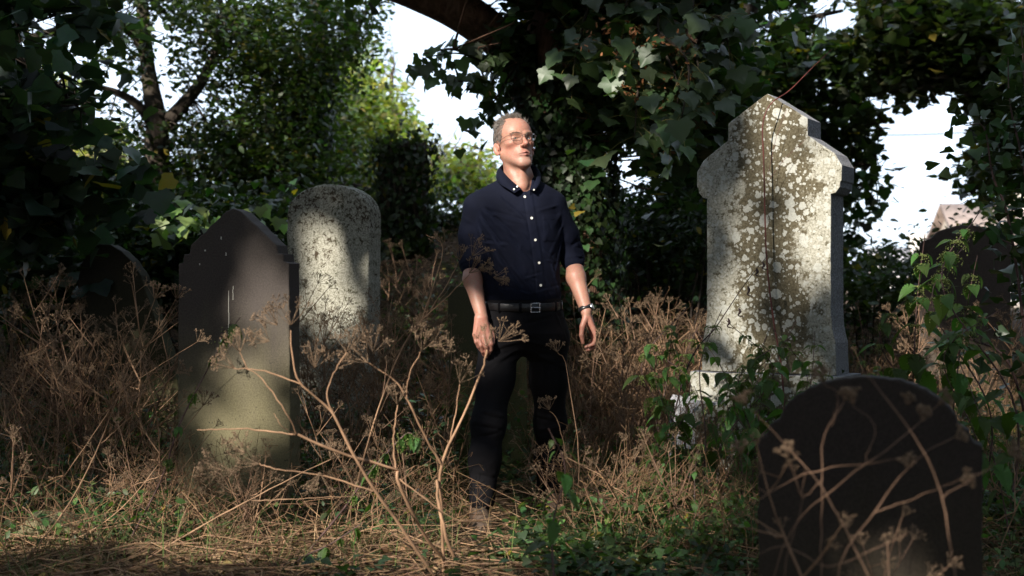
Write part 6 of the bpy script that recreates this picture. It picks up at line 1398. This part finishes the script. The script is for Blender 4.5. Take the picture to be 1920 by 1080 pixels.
e1 = np.cross(SUN, [0, 0, 1.0]); e1 /= np.linalg.norm(e1); e2 = np.cross(e1, SUN)
def gobo_tree(label, base, reach, cov, n, size):  # leaves left out wherever they would shade a spot meant to be sunlit
    """unseen crown set between the sun and the graves, gaps cut towards the LIT spots; base on the ground, leaves over the sun paths of reach (u0,u1,v0,v1)"""
    O = np.array([0, 5.6, 1.0]); u = g.uniform(reach[0], reach[1], n); v = g.uniform(reach[2], reach[3], n); t = g.uniform(reach[4], reach[5], n)
    P = O + SUN * t[:, None] + e1 * u[:, None] + e2 * v[:, None]
    px, py = SX(P); mg = 250 + 1500 / np.maximum(P[:, 1], .2); vis = (P[:, 1] > .1) & (px > -mg) & (px < 1920 + mg) & (py > -mg); P = P[~vis & (P[:, 2] > 1.6)]
    cl = np.sin(P @ e1 * 3.1 + 1) * np.sin(P @ e2 * 2.7) + .7 * np.sin(P @ e1 * 7.3 + P @ e2 * 5.1)
    P = P[(cl > -1.05) | (g.random(len(P)) < .5)]
    rel_ = P[:, None] - LT[None]; along = rel_ @ SUN; perp = np.linalg.norm(rel_ - along[..., None] * SUN, axis=2); soft = perp + g.normal(0, .03, perp.shape)
    thru = np.where((soft < LR) & (along > 0), LK, 0).max(1); P = P[g.random(len(P)) > thru * 1.0]; n = len(P)
    t_ = thing('gobo_tree', label, 'tree', tuple(base)); b = np.array(base); c0 = P.mean(0)
    A = Acc(); pth = smooth_path([b, b * [1, 1, 0] + [0, 0, c0[2] * .6], (b + c0) / 2 * [1, 1, 0] + [0, 0, c0[2] + .8], c0 + [-1.5, 1, 3]], 16); vv, f = rough_tube(pth, [.35, .26, .12], 14, .08, 2, 24); A.add(vv - b, f); link('trunk', A.mesh('trunk', [M['bark']], True), t_)
    A = Acc(); scatter(A, P - b, rand_rot(n, .7, g), size * g.uniform(.7, 1.2, n), MAPLE_LO, leaf_cols(g, n, (.04, .065, .025), .3)); link('crown', A.mesh('crown', [M['leaf']], col=True), t_, kind='stuff')
gobo_tree('unseen leafy tree behind the camera on the left, gaps cut to dapple the graves', (-12.0, 1.5, 0), (-6.0, 4.5, -4.8, 4.6, 10.5, 13.5), 1, 31000, .17)

def sun_clear(P, soft_=.04):
    out = np.ones(len(P), bool)
    rel_ = P[:, None] - LT[None]; along = rel_ @ SUN; perp = np.linalg.norm(rel_ - along[..., None] * SUN, axis=2) + g.normal(0, soft_, (len(P), len(LT)))
    thru = np.where((perp < LR * 1.1) & (along > 0), LK, 0).max(1); out &= g.random(len(P)) > thru; return out
def outer_tree(label, base, boxes, n, size, clumps=60):  # crowns added out of view to hold back fill light from the sky
    """unseen trees added outside the picture to close off the sky light over the graveyard"""
    t_ = thing('fill_blocking_tree', label, 'tree', tuple(base)); b = np.array(base, float); P = []
    for (lo_, hi_) in boxes:
        lo_, hi_ = np.array(lo_, float), np.array(hi_, float); c = g.uniform(lo_, hi_, (clumps, 3)); P.append((c[:, None] + g.normal(0, .42, (clumps, n // clumps // len(boxes), 3))).reshape(-1, 3))
    P = np.concatenate(P); px, py = SX(P); mg = 250 + 1500 / np.maximum(P[:, 1], .2); vis = (P[:, 1] > .1) & (px > -mg) & (px < 1920 + mg) & (py > -mg); near = np.linalg.norm(P - [0, 0, 1.05], axis=1) < 1.2
    P = P[~vis & ~near & (P[:, 2] > .3)]; P = P[sun_clear(P)]; n = len(P); c0 = P.mean(0)
    A = Acc(); vv, f = rough_tube(smooth_path([b, (b + c0) / 2 * [1, 1, 0] + [0, 0, c0[2] * .6], c0], 10), [.3, .22, .08], 12, .08, 2, 20); A.add(vv - b, f); link('trunk', A.mesh('trunk', [M['bark']], True), t_)
    A = Acc(); scatter(A, P - b, rand_rot(n, .8, g), size * g.uniform(.7, 1.2, n), MAPLE_LO, leaf_cols(g, n, (.035, .055, .022), .3)); link('crown', A.mesh('crown', [M['leaf']], col=True), t_, kind='stuff')
outer_tree('unseen sycamore crown added over the graves above the picture to cut sky light', (6.5, 9.5, 0), [((-6, 1, 4.6), (6, 11, 6.6))], 7000, .21, 150)
outer_tree('unseen dense tree added behind the camera to cut sky light', (1.5, -5.5, 0), [((-5, -6, .8), (5, -3, 7))], 9000, .22, 110)
outer_tree('unseen dense tree added beyond the right edge to cut sky light', (8.0, 4.0, 0), [((4.2, -2, .6), (7.5, 9, 6.5))], 11000, .22, 140)
outer_tree('unseen dense tree added beyond the left edge to cut sky light', (-8.5, 6.5, 0), [((-8, -1, .6), (-4.8, 9, 4.0))], 9000, .22, 120)
